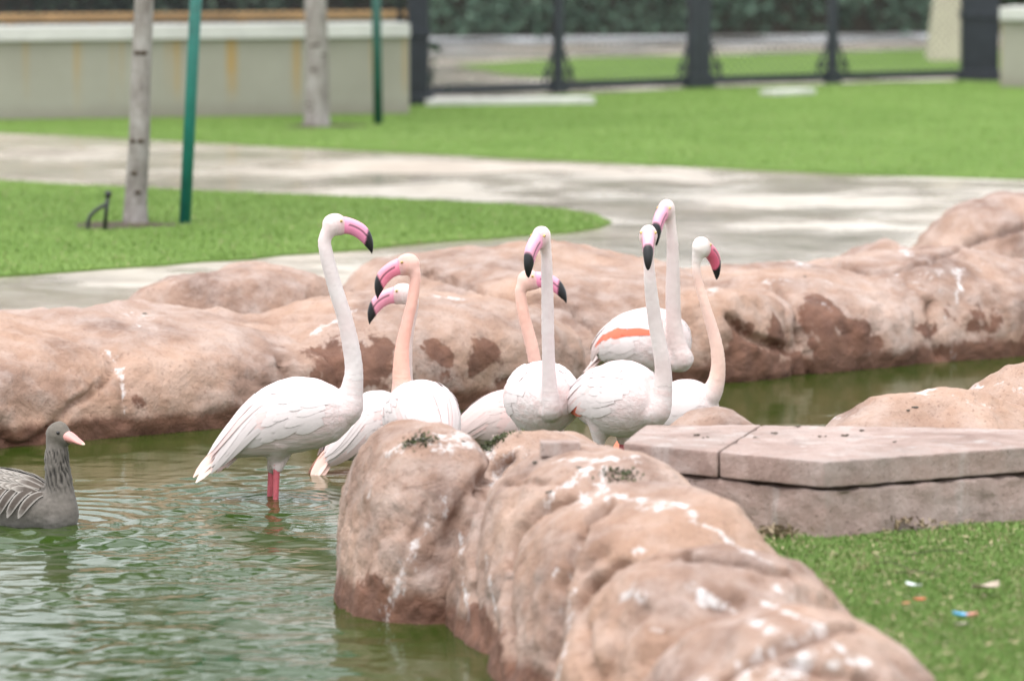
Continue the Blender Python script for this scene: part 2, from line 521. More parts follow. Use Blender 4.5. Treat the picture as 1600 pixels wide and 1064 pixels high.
# ------------------------------------------------------------------ rocks
ROCKS = []
def cube_sphere(n):
    vs, fs, key = [], [], {}
    faces = [((1, 0, 0), (0, 1, 0), (0, 0, 1)), ((-1, 0, 0), (0, -1, 0), (0, 0, 1)), ((0, 1, 0), (-1, 0, 0), (0, 0, 1)),
             ((0, -1, 0), (1, 0, 0), (0, 0, 1)), ((0, 0, 1), (1, 0, 0), (0, 1, 0))]
    V = []; F = []; base = 0
    g = np.tan(np.linspace(-1, 1, n) * math.pi / 4)
    for c, a, b in faces:
        c, a, b = map(np.array, (c, a, b))
        A, B = np.meshgrid(g, g)
        V.append(c + A.ravel()[:, None] * a + B.ravel()[:, None] * b)
        i = np.arange(n * n).reshape(n, n) + base
        F.append(np.stack([i[:-1, :-1].ravel(), i[:-1, 1:].ravel(), i[1:, 1:].ravel(), i[1:, :-1].ravel()], 1))
        base += n * n
    V = np.vstack(V); F = np.vstack(F)
    k = np.round(V, 5)
    u, first, inv = np.unique(k, axis=0, return_index=True, return_inverse=True)
    inv = inv.ravel()
    return V[first], inv[F]
CS = {}
def boulder(label, c, a, b, ztop, yaw=38, e1=2.6, e2=3.0, n=64, seed=1, amp=0.05, fr=2.2, tilt=(0, 0), zc=-0.12, zbot=0.5, group=None, fine=1.0, name='boulder', taper=.10, facets=9, cut=(.87, .97)):
    """rounded artificial rock: c = centre on plan, a/b = half sizes along/across yaw, ztop = crest height"""
    if n not in CS: CS[n] = cube_sphere(n)
    V0, F0 = CS[n]
    d = V0 / np.linalg.norm(V0, axis=1)[:, None]
    r = ((np.abs(d[:, 0]) ** e1 + np.abs(d[:, 1]) ** e1) ** (e2 / e1) + np.abs(d[:, 2]) ** e2) ** (-1 / e2)
    q = d * r[:, None]
    fr_ = np.random.default_rng(seed * 13 + 5)
    for k in range(facets):
        pn = fr_.normal(size=3); pn[2] = abs(pn[2]) * .9; pn = unit(pn)
        sp_ = q @ pn; lim = sp_.max() * fr_.uniform(*cut)
        q = q - pn * (np.maximum(sp_ - lim, 0) * .82)[:, None]
    v = q.copy()
    tp_ = 1 - taper * np.clip(q[:, 2], -.2, 1)
    v[:, 0] *= a * tp_; v[:, 1] *= b * tp_
    v[:, 2] = np.where(q[:, 2] > 0, q[:, 2] * (ztop - zc), q[:, 2] * zbot)
    v[:, 2] *= 1 + tilt[0] * q[:, 0] + tilt[1] * q[:, 1]
    o = np.array((seed * 3.7, seed * 1.3, seed * 2.1))
    nrm = unit_rows(d / np.array((a, b, max(0.2, ztop - zc))))
    s = fbm(v * fr + o, 3, seed) * amp
    wr = 1 - np.abs(vnoise(v * fr * 1.7 + o + 5, seed + 50))            # ridged folds
    s = s + (wr ** 3 - 0.35) * amp * 0.35
    s = s + fbm(v * 13 + o, 3, seed + 9) * 0.009 * fine
    v = v + nrm * s[:, None]
    ca, sa = math.cos(math.radians(yaw)), math.sin(math.radians(yaw))
    R = np.array(((ca, -sa, 0), (sa, ca, 0), (0, 0, 1)))
    v = v @ R.T + np.array((0, 0, zc))
    me = mesh_np(name, v, F0)
    o = link(name, me, M['rock'], None, (c[0], c[1], 0))
    tag(o, label, 'rock', group)
    ROCKS.append(o)
    return o
def unit_rows(v): return v / (np.linalg.norm(v, axis=1)[:, None] + 1e-12)
def far(px, py, b): # centre of a far-bank boulder whose waterline passes the pixel
    return atZ(px, py, 0.0) + NR * b

TL = (0, .14)
FK = dict(zc=.15, zbot=.42, facets=4, cut=(.92, .985))
boulder('big smooth tan boulder at the far bank behind the goose', far(10, 700, .70), 1.05, .70, .43, e1=3.6, e2=2.9, seed=2, amp=.026, tilt=TL, taper=.10, **FK)
boulder('broad tan boulder with a white dropping streak on its left shoulder, behind the long-legged flamingo', far(335, 671, .68), .88, .68, .43, e1=3.8, e2=2.9, seed=3, amp=.026, tilt=TL, taper=.10, **FK)
boulder('recessed reddish rock in the gap between two far bank boulders', far(520, 640, .5), .42, .5, .38, e1=3, e2=3, seed=4, amp=.05)
boulder('low flat-topped rock set back behind the gap in the far bank', far(450, 600, .42), .60, .42, .48, e1=3, e2=3.8, seed=5, amp=.03)
boulder('long rounded boulder with red-brown blotches on its face', far(755, 638, .56), .76, .56, .44, e1=3.8, e2=2.7, seed=6, amp=.016, tilt=(0, .1), taper=.06, **FK)
boulder('flat rock ledge lying behind the long blotched boulder', far(800, 580, .45), .66, .45, .515, e1=3, e2=3.8, seed=7, amp=.025)
boulder('wide sloping tan rock behind the flamingo with the orange wing', far(1050, 600, .85), .80, .85, .52, yaw=32, e1=3.4, e2=3.2, seed=8, amp=.035, tilt=(0, .2), taper=.16, **FK)
boulder('dark-stained boulder with a scooped face on the far bank', far(1180, 594, .42), .44, .42, .40, e1=3, e2=2.8, seed=9, amp=.035, **FK)
boulder('far bank boulder with a broad rust-coloured face and pale right cheek', far(1350, 578, .62), .58, .62, .43, e1=3.6, e2=2.9, seed=10, amp=.026, tilt=(0, .12), taper=.10, **FK)
boulder('rust-footed boulder at the end of the far bank with a white streak on top', far(1590, 557, .62), .76, .62, .46, e1=3.6, e2=2.9, seed=11, amp=.03, tilt=(0, .1), taper=.10, **FK)
boulder('small low rock peeping between the far bank boulders and the wet path', atY(1375, 420, 23.6), .36, .32, .41, e1=2.3, e2=2.4, seed=12, amp=.03)
boulder('highest brown rock hump at the end of the far bank', atY(1620, 400, 24.6), .85, .55, .58, e1=2.8, e2=3.0, seed=13, amp=.04)

def px_at(px, py, Y): return atY(px, py, Y)
RY = -76          # the near ridge runs towards the camera
NK = dict(yaw=RY, n=84, facets=3, cut=(.93, .985), zc=.0, zbot=.5)
boulder('steep pinkish end boulder of the near ridge rising from the water', (px_at(662, 800, 14.55)), .40, .262, .575, e1=2.8, e2=2.7, seed=21, amp=.018, taper=.08, **NK)
boulder('low rounded rock under the loose block behind the end boulder', (px_at(850, 700, 14.95)), .36, .32, .495, yaw=0, e1=2.5, e2=2.6, n=64, seed=22, amp=.02, facets=3, cut=(.93, .98))
boulder('near ridge boulder with an olive moss patch and pale run-off on its water face', (px_at(930, 800, 13.95)), .55, .415, .562, e1=3.0, e2=2.5, seed=23, amp=.018, taper=.06, **NK)
boulder('near ridge boulder most splashed with white droppings, beside the slab', (px_at(1022, 900, 13.2)), .50, .45, .555, e1=2.4, e2=2.4, seed=24, amp=.022, taper=.05, **NK)
boulder('orange-tan near ridge boulder below a dark crosswise crack', (px_at(1114, 980, 12.35)), .47, .45, .505, e1=2.3, e2=2.3, seed=25, amp=.024, taper=.05, **NK)
boulder('streaked ridge boulder next to the bright wrapper on the lawn', (px_at(1232, 1050, 11.40)), .47, .455, .475, e1=2.2, e2=2.2, seed=26, amp=.024, taper=.04, **NK)
boulder('ridge boulder nearest the lawn corner, past the streaked one', (px_at(1300, 1190, 10.5)), .50, .42, .44, yaw=RY, e1=2.4, e2=2.6, n=40, seed=27, amp=.03)
boulder('smooth low hump of rock beside the slab, behind its chipped corner', (px_at(1112, 690, 15.22)), .36, .26, .545, yaw=0, e1=2.2, e2=2.1, n=50, seed=28, amp=.010, facets=0)
boulder('wide speckled rock mound behind the slab', (px_at(1465, 660, 15.62)), .64, .48, .545, yaw=6, e1=2.3, e2=2.3, n=84, seed=29, amp=.03)
boulder('upper shoulder of rock rising beyond the speckled mound', (px_at(1680, 620, 16.3)), .55, .50, .60, yaw=10, e1=2.3, e2=2.4, n=64, seed=30, amp=.03)

# --- creases carved, stains, darker patches and droppings laid on the rock surfaces along strokes
bpy.context.view_layer.update()
def rock_bvh():
    allv, allf, off = [], [], 0
    for o in ROCKS:
        v = verts(o.data) + np.array(o.location)
        f = np.array([p.vertices[:] for p in o.data.polygons]) + off
        allv.append(v); allf.append(f); off += len(v)
    V = np.vstack(allv); F = np.vstack(allf)
    return BVHTree.FromPolygons(V.tolist(), F.tolist())
BV = rock_bvh()
def hit(px, py):
    r = unit(ray(px, py))
    h = BV.ray_cast(Vector(CAMP), Vector(r))
    return None if h[0] is None else np.array(h[0])
def stroke3(pts, n=14):
    P = catmull([(a, b) for a, b in pts], n) if len(pts) > 1 else np.array(pts, float)
    out = [hit(a, b) for a, b in P]
    return [q for q in out if q is not None]
def seg_dist(V, pts):
    pts = np.array(pts)
    if len(pts) == 1: return np.linalg.norm(V - pts[0], axis=1)
    best = np.full(len(V), 9.0)
    for a, b in zip(pts[:-1], pts[1:]):
        if np.linalg.norm(b - a) > 0.45: continue
        ab = b - a
        t = np.clip(((V - a) @ ab) / (ab @ ab + 1e-9), 0, 1)
        best = np.minimum(best, np.linalg.norm(V - (a + t[:, None] * ab), axis=1))
    return best
CRACKS = [  # (pixel stroke, half width m, depth m)
    ([(-10, 655), (30, 700), (110, 640), (160, 600), (172, 560), (100, 530)], .022, .035),
    ([(185, 560), (195, 610), (190, 660)], .03, .025), ([(440, 560), (455, 610), (450, 650)], .04, .04),
    ([(668, 424), (730, 446), (800, 466), (880, 476), (915, 500), (945, 530)], .022, .075),
    ([(1210, 450), (1245, 475), (1252, 520), (1235, 545), (1180, 530), (1140, 500)], .03, .06), ([(1255, 520), (1262, 560), (1265, 590)], .03, .04),
    ([(1480, 395), (1540, 372), (1600, 352)], .022, .06), ([(1290, 400), (1350, 425), (1440, 412), (1490, 390)], .022, .05),
    ([(1455, 470), (1462, 520), (1470, 560)], .035, .06),
    ([(790, 715), (760, 760), (742, 830), (738, 900), (740, 985)], .030, .055),
    ([(900, 782), (840, 800), (800, 850), (792, 930), (800, 1040)], .030, .060),
    ([(945, 790), (905, 830), (880, 900), (868, 980), (866, 1064)], .026, .045),
    ([(668, 790), (640, 850), (600, 930)], .02, .008),
    ([(785, 755), (850, 752), (905, 757)], .014, .022),
    ([(915, 915), (975, 882), (1050, 868), (1150, 876), (1240, 900)], .022, .060),
    ([(925, 905), (910, 960), (915, 1030), (930, 1064)], .030, .040),
    ([(1075, 925), (1110, 950), (1150, 940)], .03, .025),
    ([(1130, 1055), (1180, 1030), (1250, 1000), (1310, 982), (1350, 980)], .022, .050),
    ([(1220, 1032), (1255, 1035), (1300, 1052), (1360, 1060)], .024, .040),
    ([(905, 890), (925, 870), (940, 862)], .03, .03),
    ([(700, 850), (715, 800), (760, 745)], .03, .02), ([(1000, 950), (960, 1000), (950, 1060)], .04, .03),
    ([(420, 505), (470, 500), (540, 510)], .02, .02),
    ([(1300, 640), (1400, 650), (1480, 640)], .05, .010),
]
cr3 = [(stroke3(p, 18), wd * .72, dp) for p, wd, dp in CRACKS]
for o in ROCKS:
    v = verts(o.data) + np.array(o.location)
    nn = vnormals(o.data)
    disp = np.zeros(len(v))
    for pts, wd, dp in cr3:
        if len(pts) < 2: continue
        lo, hi = np.min(pts, 0) - 0.2, np.max(pts, 0) + 0.2
        m = np.all((v > lo) & (v < hi), 1)
        if not m.any(): continue
        dd = seg_dist(v[m] + 0.012 * np.stack([vnoise(v[m] * 16 + k * 7, 80 + k) for k in range(3)], 1), pts)
        disp[m] -= dp * np.exp(-(dd / wd) ** 2)
    v = v + nn * disp[:, None] - np.array(o.location)
    o.data.vertices.foreach_set('co', v.astype(np.float32).ravel())
    o.data.update()
BV = rock_bvh()
DROPS = [  # (stroke, radius m, strength)
    ([(168, 552), (182, 572), (190, 600), (194, 640)], .022, .9), ([(200, 490), (235, 498)], .05, .8), ([(195, 508), (240, 512)], .03, .6),
    ([(488, 520), (520, 503), (556, 484)], .030, 1.1), ([(680, 462), (715, 468)], .035, 1.1), ([(1215, 378), (1232, 395), (1252, 415)], .05, 1.2),
    ([(1100, 460), (1122, 450)], .03, .9), ([(1408, 385), (1420, 398)], .03, 1.0), ([(1492, 420), (1497, 445), (1496, 470)], .03, 1.0),
    ([(1390, 430), (1430, 436), (1470, 428)], .08, .55), ([(1480, 425), (1560, 410)], .05, .5), ([(1180, 438), (1290, 440)], .06, .5), ([(1270, 470), (1310, 480)], .06, .45),
    ([(605, 710), (640, 690), (680, 682), (740, 678)], .035, .85), ([(590, 745), (575, 770)], .03, .5), ([(690, 700), (750, 692), (770, 710)], .035, .9),
    ([(690, 790), (650, 850), (615, 930), (600, 960)], .035, .75), ([(720, 830), (722, 900), (735, 970)], .016, .8), ([(760, 870), (770, 940), (790, 1000)], .018, .6),
    ([(985, 715), (930, 722), (900, 750), (870, 770), (850, 800)], .030, 1.25), ([(912, 775), (915, 790)], .025, 1.2), ([(945, 730), (940, 770)], .022, 1.0), ([(820, 700), (780, 740), (765, 770)], .025, .8),
    ([(860, 722), (940, 716), (1000, 720)], .03, .8), ([(955, 775), (1010, 782), (1060, 790)], .035, 1.1), ([(1010, 795), (1040, 792)], .03, 1.1),
    ([(1080, 800), (1095, 815), (1120, 830), (1150, 852), (1200, 878)], .018, 1.25), ([(1085, 805), (1100, 815)], .03, .9), ([(880, 960), (895, 920), (885, 1000), (870, 1060)], .014, .95), ([(868, 890), (860, 930)], .012, .7),
    ([(905, 850), (890, 900)], .012, .6), ([(970, 930), (1010, 935)], .028, .9), ([(990, 860), (1000, 855)], .02, .8), ([(1080, 920), (1110, 940), (1150, 955)], .022, .9), ([(1195, 942), (1240, 960), (1285, 978)], .020, 1.2), ([(1170, 965), (1190, 978), (1215, 985)], .022, 1.1),
    ([(1210, 915), (1240, 935)], .02, .8), ([(1020, 983), (1030, 985)], .015, .8), ([(1160, 1040), (1220, 1010), (1290, 990)], .020, 1.0), ([(1240, 1045), (1310, 1010)], .03, .9), ([(1300, 1030), (1350, 1038)], .03, 1.0), ([(1090, 1058), (1180, 1052), (1250, 1050)], .04, .8),
    ([(1440, 615), (1455, 608)], .03, 1.1), ([(1505, 600), (1530, 605)], .03, .9), ([(1330, 630), (1360, 620), (1400, 612)], .03, .7), ([(1500, 620), (1560, 640)], .03, .6), ([(1260, 655), (1320, 650)], .05, .6), ([(1560, 600), (1600, 610)], .03, .6),
    ([(1470, 480), (1480, 530), (1490, 560)], .03, .5),
]
STAINS_AND_DARKENING = [
    ([(20, 660), (200, 640), (420, 630)], .16, .34), ([(620, 600), (740, 600), (860, 590)], .16, .36), ([(1150, 570), (1300, 560), (1440, 545)], .16, .42), ([(1480, 540), (1600, 525)], .15, .40), ([(100, 560), (170, 600)], .12, .3), ([(370, 540), (430, 560)], .14, .3),  # broad strokes darkening the lower faces of the far bank
    ([(675, 545), (690, 552)], .07, .85), ([(598, 545), (585, 580)], .08, .85), ([(605, 575), (600, 600)], .06, .6), ([(735, 580), (765, 545)], .07, .85), ([(745, 585), (790, 600)], .07, .55), ([(680, 590), (720, 585)], .05, .5), ([(640, 630), (760, 625)], .08, .5),
    ([(515, 560), (535, 600)], .18, .9), ([(1270, 500), (1300, 540), (1320, 560)], .14, .95), ([(1290, 480), (1330, 520)], .12, .9), ([(1350, 540), (1372, 532)], .07, .6), ([(1170, 520), (1210, 515), (1190, 560), (1150, 570)], .14, .75), ([(1150, 560), (1240, 575)], .10, .75),
    ([(1440, 510), (1455, 525)], .07, .7), ([(1500, 490), (1560, 500)], .12, .62), ([(1400, 560), (1600, 540)], .07, .7), ([(565, 935), (580, 925)], .09, .9), ([(745, 970), (780, 1010)], .09, .85), ([(880, 1060), (870, 1040)], .05, .4),
    ([(60, 690), (300, 672), (440, 660)], .05, .8), ([(930, 640), (1000, 600)], .12, .55), ([(1480, 660), (1560, 640)], .14, .32), ([(900, 620), (840, 620)], .10, .5),
]
d3 = [(stroke3(p), r, s) for p, r, s in DROPS]
s3 = [(stroke3(p), r, s) for p, r, s in STAINS_AND_DARKENING]
for o in ROCKS:
    v = verts(o.data) + np.array(o.location)
    for nm, lst in (('drop', d3), ('stain', s3)):
        acc = np.zeros(len(v))
        for pts, r, st in lst:
            if not pts: continue
            lo, hi = np.min(pts, 0) - 2 * r - .05, np.max(pts, 0) + 2 * r + .05
            m = np.all((v > lo) & (v < hi), 1)
            if not m.any(): continue
            acc[m] = np.maximum(acc[m], min(st, .98) * (.63 if nm == 'drop' else 1.0) * np.exp(-(seg_dist(v[m] + .5 * r * np.stack([vnoise(v[m] / (r * 1.6) + kk * 9, 70 + kk) for kk in range(3)], 1), pts) / (r * 1.15)) ** 2))
        a = o.data.attributes.new(nm, 'FLOAT', 'POINT')
        a.data.foreach_set('value', acc.astype(np.float32))

# ------------------------------------------------------------------ concrete slab on its base
ZT = 0.52
def prism(name, poly, z0, z1, mat, parent, bev=0.006, sub=0.05, rough=0.004, seed=0):
    bm = bmesh.new()
    vs = [bm.verts.new((p[0], p[1], z1)) for p in poly]
    f = bm.faces.new(vs); bm.normal_update()
    if f.normal.z < 0: bmesh.ops.reverse_faces(bm, faces=[f])
    r = bmesh.ops.extrude_face_region(bm, geom=[f])
    vv = [e for e in r['geom'] if isinstance(e, bmesh.types.BMVert)]
    for q in vv: q.co.z = z0
    bmesh.ops.recalc_face_normals(bm, faces=bm.faces[:])
    bmesh.ops.bevel(bm, geom=bm.edges[:], offset=bev, segments=2, profile=0.7, affect='EDGES')
    bmesh.ops.triangulate(bm, faces=bm.faces[:])
    for k in range(5):
        lng = [e for e in bm.edges if e.calc_length() > sub]
        if not lng: break
        bmesh.ops.subdivide_edges(bm, edges=lng, cuts=1)
        bmesh.ops.triangulate(bm, faces=[f for f in bm.faces if len(f.verts) > 3])
    me = bpy.data.meshes.new(name); bm.to_mesh(me); bm.free()
    v = verts(me)
    nn = vnormals(me)
    v += nn * (fbm(v * 16, 3, seed) * rough)[:, None]
    me.vertices.foreach_set('co', v.astype(np.float32).ravel()); me.update()
    me.polygons.foreach_set('use_smooth', [True] * len(me.polygons))
    return link(name, me, mat, parent)
sc_ = empty('concrete_platform', atZ(1288, 836, GZ - .012), 'low pink concrete platform with a cracked slab top at the edge of the lawn', 'platform')
offp = np.array(sc_.location)
Lp, Cp, Rp = atZ(974, 692, ZT), atZ(1288, 722, ZT), atZ(1720, 690, ZT)
Jp = lerp(Lp, Cp, (1125 - 974) / (1288 - 974))
Lb, Jb, Rb = atZ(1010, 664, ZT), atZ(1190, 664, ZT), atZ(1740, 672, ZT)
gap = unit(Cp - Lp) * 0.005
def rel(ps): return [np.asarray(p) - offp for p in ps]
zt, zb_ = ZT - offp[2], ZT - 0.078 - offp[2]
prism('slab', rel([Lp, Jp - gap, Jb - gap, Lb]), zb_, zt, M['concrete'], sc_, .005, .04, .0030, 3)
prism('slab', rel([Jp + gap, Cp, Rp, Rb, Jb + gap]), zb_, zt, M['concrete'], sc_, .005, .04, .0030, 4)
inw = lambda p, s: p + unit(np.array((1.35, 15.2, ZT)) - p) * s * np.array((1, 1, 0))
prism('base', rel([inw(Lp, .012), inw(Cp, .012), Rp, Rb + np.array((0, -.05, 0)), Lb + np.array((.02, -.03, 0))]), -0.05, zb_ - 0.013, M['concrete'], sc_, .006, .04, .007, 5)
prism('gap_infill', rel([inw(Lp, .05), inw(Cp, .05), Rp + np.array((0, .05, 0)), Rb + np.array((0, -.1, 0)), Lb + np.array((.05, -.06, 0))]), zb_ - 0.05, zb_ + 0.01, M['soil'], sc_, .002, .3, .002, 6)  # dark infill set back in the gap under the slab

# ------------------------------------------------------------------ birds
PROF_T = np.array([0, .06, .15, .28, .42, .56, .70, .82, .92, .98, 1.0])
PROF_UP = np.array([.012, .034, .062, .096, .122, .136, .136, .118, .082, .040, .010])
PROF_DN = np.array([.012, .030, .054, .088, .118, .134, .136, .120, .086, .042, .010])
PROF_HW = np.array([.016, .040, .066, .094, .116, .128, .127, .110, .078, .038, .010])
class Surf:
    """egg-shaped trunk from tail T to breast B; S(t, phi) is a point on it"""
    def __init__(s, T, B, sz=1.0, wd=1.0, hunch=0.0):
        s.T, s.B = np.asarray(T, float), np.asarray(B, float)
        s.f = unit(s.B - s.T); s.s = unit(np.cross((0, 0, 1.0), s.f)); s.u = np.cross(s.f, s.s)
        s.L = np.linalg.norm(s.B - s.T); s.sz, s.wd, s.hunch = sz, wd, hunch
    def C(s, t): return s.T + (s.B - s.T) * t + s.u * s.hunch * math.sin(math.pi * min(max(t, 0), 1))
    def S(s, t, ph):
        tc = min(max(t, 0.0), 1.0)
        up, dn, hw = (np.interp(tc, PROF_T, q) * s.sz for q in (PROF_UP, PROF_DN, PROF_HW))
        c = math.cos(ph)
        return s.C(t) + s.s * (hw * s.wd * math.sin(ph)) + s.u * ((up if c > 0 else dn) * c)
    def N(s, t, ph):
        a = s.S(t, ph + .02) - s.S(t, ph - .02); b = s.S(t + .02, ph) - s.S(t - .02, ph)
        n = unit(np.cross(a, b)); d = s.S(t, ph) - s.C(t)
        return n if np.dot(n, d) >= 0 else -n
    def rings(s, n=28):
        ts = (1 - np.cos(np.linspace(0.02, math.pi - .02, 30))) / 2
        V, F = [], []
        for t in ts:
            for k in range(n): V.append(s.S(t, 2 * math.pi * k / n))
        for i in range(len(ts) - 1):
            for k in range(n): F.append((i * n + k, i * n + (k + 1) % n, (i + 1) * n + (k + 1) % n, (i + 1) * n + k))
        F.append(tuple(range(n - 1, -1, -1))); F.append(tuple((len(ts) - 1) * n + k for k in range(n)))
        return V, F
def ellipsoid(c, ax, n=14, m=10):
    """ax = three axis vectors (with length)"""
    V, F = [], []
    for i in range(m + 1):
        th = math.pi * (i + (0.02 if i == 0 else -0.02 if i == m else 0)) / m
        for k in range(n):
            p = 2 * math.pi * k / n
            V.append(c + ax[0] * math.cos(th) + math.sin(th) * (ax[1] * math.cos(p) + ax[2] * math.sin(p)))
    for i in range(m):
        for k in range(n): F.append((i * n + k, i * n + (k + 1) % n, (i + 1) * n + (k + 1) % n, (i + 1) * n + k))
    F.append(tuple(range(n - 1, -1, -1))); F.append(tuple(m * n + k for k in range(n)))
    return V, F
def fuse(name, mb, voxel, smooth=6):
    """fuse closed pieces into one continuous skin"""
    me = mb.mesh('tmp')
    bm = bmesh.new(); bm.from_mesh(me); bmesh.ops.recalc_face_normals(bm, faces=bm.faces[:]); bm.to_mesh(me); bm.free()
    o = link('tmp', me)
    r = o.modifiers.new('r', 'REMESH'); r.mode = 'VOXEL'; r.voxel_size = voxel; r.use_smooth_shade = True
    sm = o.modifiers.new('s', 'SMOOTH'); sm.factor = 0.5; sm.iterations = smooth
    dg = bpy.context.evaluated_depsgraph_get(); dg.update()
    out = bpy.data.meshes.new_from_object(o.evaluated_get(dg))
    bpy.data.objects.remove(o); bpy.data.meshes.remove(me)
    out.name = name
    out.polygons.foreach_set('use_smooth', [True] * len(out.polygons)); out.update()
    return out
def ribbon(cl, nrm, wid, camber=0.07):
    """a feather: centre line, normals and half widths -> 5 verts across"""
    V, F = [], []
    T = np.gradient(np.array(cl), axis=0)
    for p, t, n, w_ in zip(cl, T, nrm, wid):
        sd = unit(np.cross(n, t))
        for a in (-1, -.55, 0, .55, 1): V.append(p + sd * (a * w_) - n * (camber * w_ * a * a))
    m = len(cl)
    for i in range(m - 1):
        for k in range(4): F.append((i * 5 + k, i * 5 + k + 1, i * 5 + k + 6, i * 5 + k + 5))
    return V, F
def feather_on(sf, t0, p0, t1, p1, w_, l0=.001, l1=.009, n=8, droop=0.0):
    cl, nr, wd = [], [], []
    for k in range(n):
        s = k / (n - 1)
        t, p = lerp(t0, t1, s), lerp(p0, p1, s ** 1.2)
        nn = sf.N(max(t, .03), p)
        cl.append(sf.S(t, p) + nn * lerp(l0, l1, s) - np.array((0, 0, droop * s * s)))
        nr.append(nn)
        wd.append(w_ * (0.55 + 0.45 * math.sin(math.pi * min(1, s * 1.25) * .5)) * math.sqrt(max(0.012, 1 - s ** 2.8)))
    return ribbon(cl, nr, wd)

# bill outline in head space (metres, forward/up from the skull centre): (upper, lower)
BILL = [((.034, .029), (.028, -.034)), ((.060, .0220), (.046, -.0345)), ((.086, .011), (.063, -.0395)), ((.109, -.004), (.082, -.051)),
        ((.126, -.026), (.099, -.066)), ((.136, -.054), (.111, -.080)), ((.138, -.080), (.122, -.092)), ((.135, -.100), (.130, -.102)), ((.133, -.106), (.132, -.107))]
BILLW = [.0215, .0230, .0220, .0205, .0185, .0155, .0115, .0060, .001]
def head_axes(yaw, pitch, roll=0.0):
    """yaw: 0 = facing right (+X), 90 = away, -90 = towards the viewer; pitch > 0 raises the bill"""
    y, p = math.radians(yaw), math.radians(pitch)
    f0 = np.array((math.cos(y), math.sin(y), 0)); u0 = np.array((0, 0, 1.0))
    f = f0 * math.cos(p) + u0 * math.sin(p); u = -f0 * math.sin(p) + u0 * math.cos(p)
    return f, np.cross(u, f), u
def make_bill(c, ax, sc, pink, par, name='bill'):
    f, s, u = ax
    pts = [np.array(a + b) for a, b in BILL]
    P = catmull(np.array([np.concatenate([np.array(a), np.array(b), [w_]]) for (a, b), w_ in zip(BILL, BILLW)]), 34)
    n = 28; V, F, Cc = [], [], []
    pink = np.array(pink); black = np.array((.012, .012, .014))
    for i, q in enumerate(P):
        t = i / (len(P) - 1)
        up, lo, w_ = q[:2], q[2:4], max(q[4], .0008)
        mid, hv = (up + lo) / 2, (up - lo) / 2
        for k in range(n):
            a = 2 * math.pi * k / n
            ca, sa = math.cos(a), math.sin(a)
            g = 1.0
            line = k in (6, 22) and t > .12
            if line: g = .93
            e = mid + hv * ca
            V.append(c + sc * (f * e[0] + u * e[1] + s * (w_ * g * np.sign(sa) * abs(sa) ** .8)))
            tb = .50 - .055 * ca
            k_ = sstep(tb - .025, tb + .025, t)
            cl = np.clip(lerp(pink, np.array((.84, .56, .62)), max(0, ca) * .45 * (1 - t)), 0, .9)
            if line: cl = lerp(cl, black, .85)
            Cc.append(lerp(cl, black, k_))
    for i in range(len(P) - 1):
        for k in range(n): F.append((i * n + k, i * n + (k + 1) % n, (i + 1) * n + (k + 1) % n, (i + 1) * n + k))
    F.append(tuple(range(n - 1, -1, -1))); F.append(tuple((len(P) - 1) * n + k for k in range(n)))
    me = mesh_from(name, V, F); setcol(me, np.array(Cc))
    return link(name, me, M['bill'], par)
def add_eyes(c, ax, sc, par, fwd=.022, up=.014, side=.029, r=.0062, mat='eye'):
    f, s, u = ax
    for sg in (-1, 1):
        p = c + sc * (f * fwd + u * up + s * side * sg)
        V, F = ellipsoid(p, (f * r, s * r, u * r), 12, 8)
        e = link('eye', mesh_from('eye', V, F), M[mat], par)
        V, F = ellipsoid(p + s * sg * r * .72, (f * r * .5, s * r * .42, u * r * .5), 10, 6)
        if mat == 'eye': link('pupil', mesh_from('pupil', V, F), M['pupil'], e)

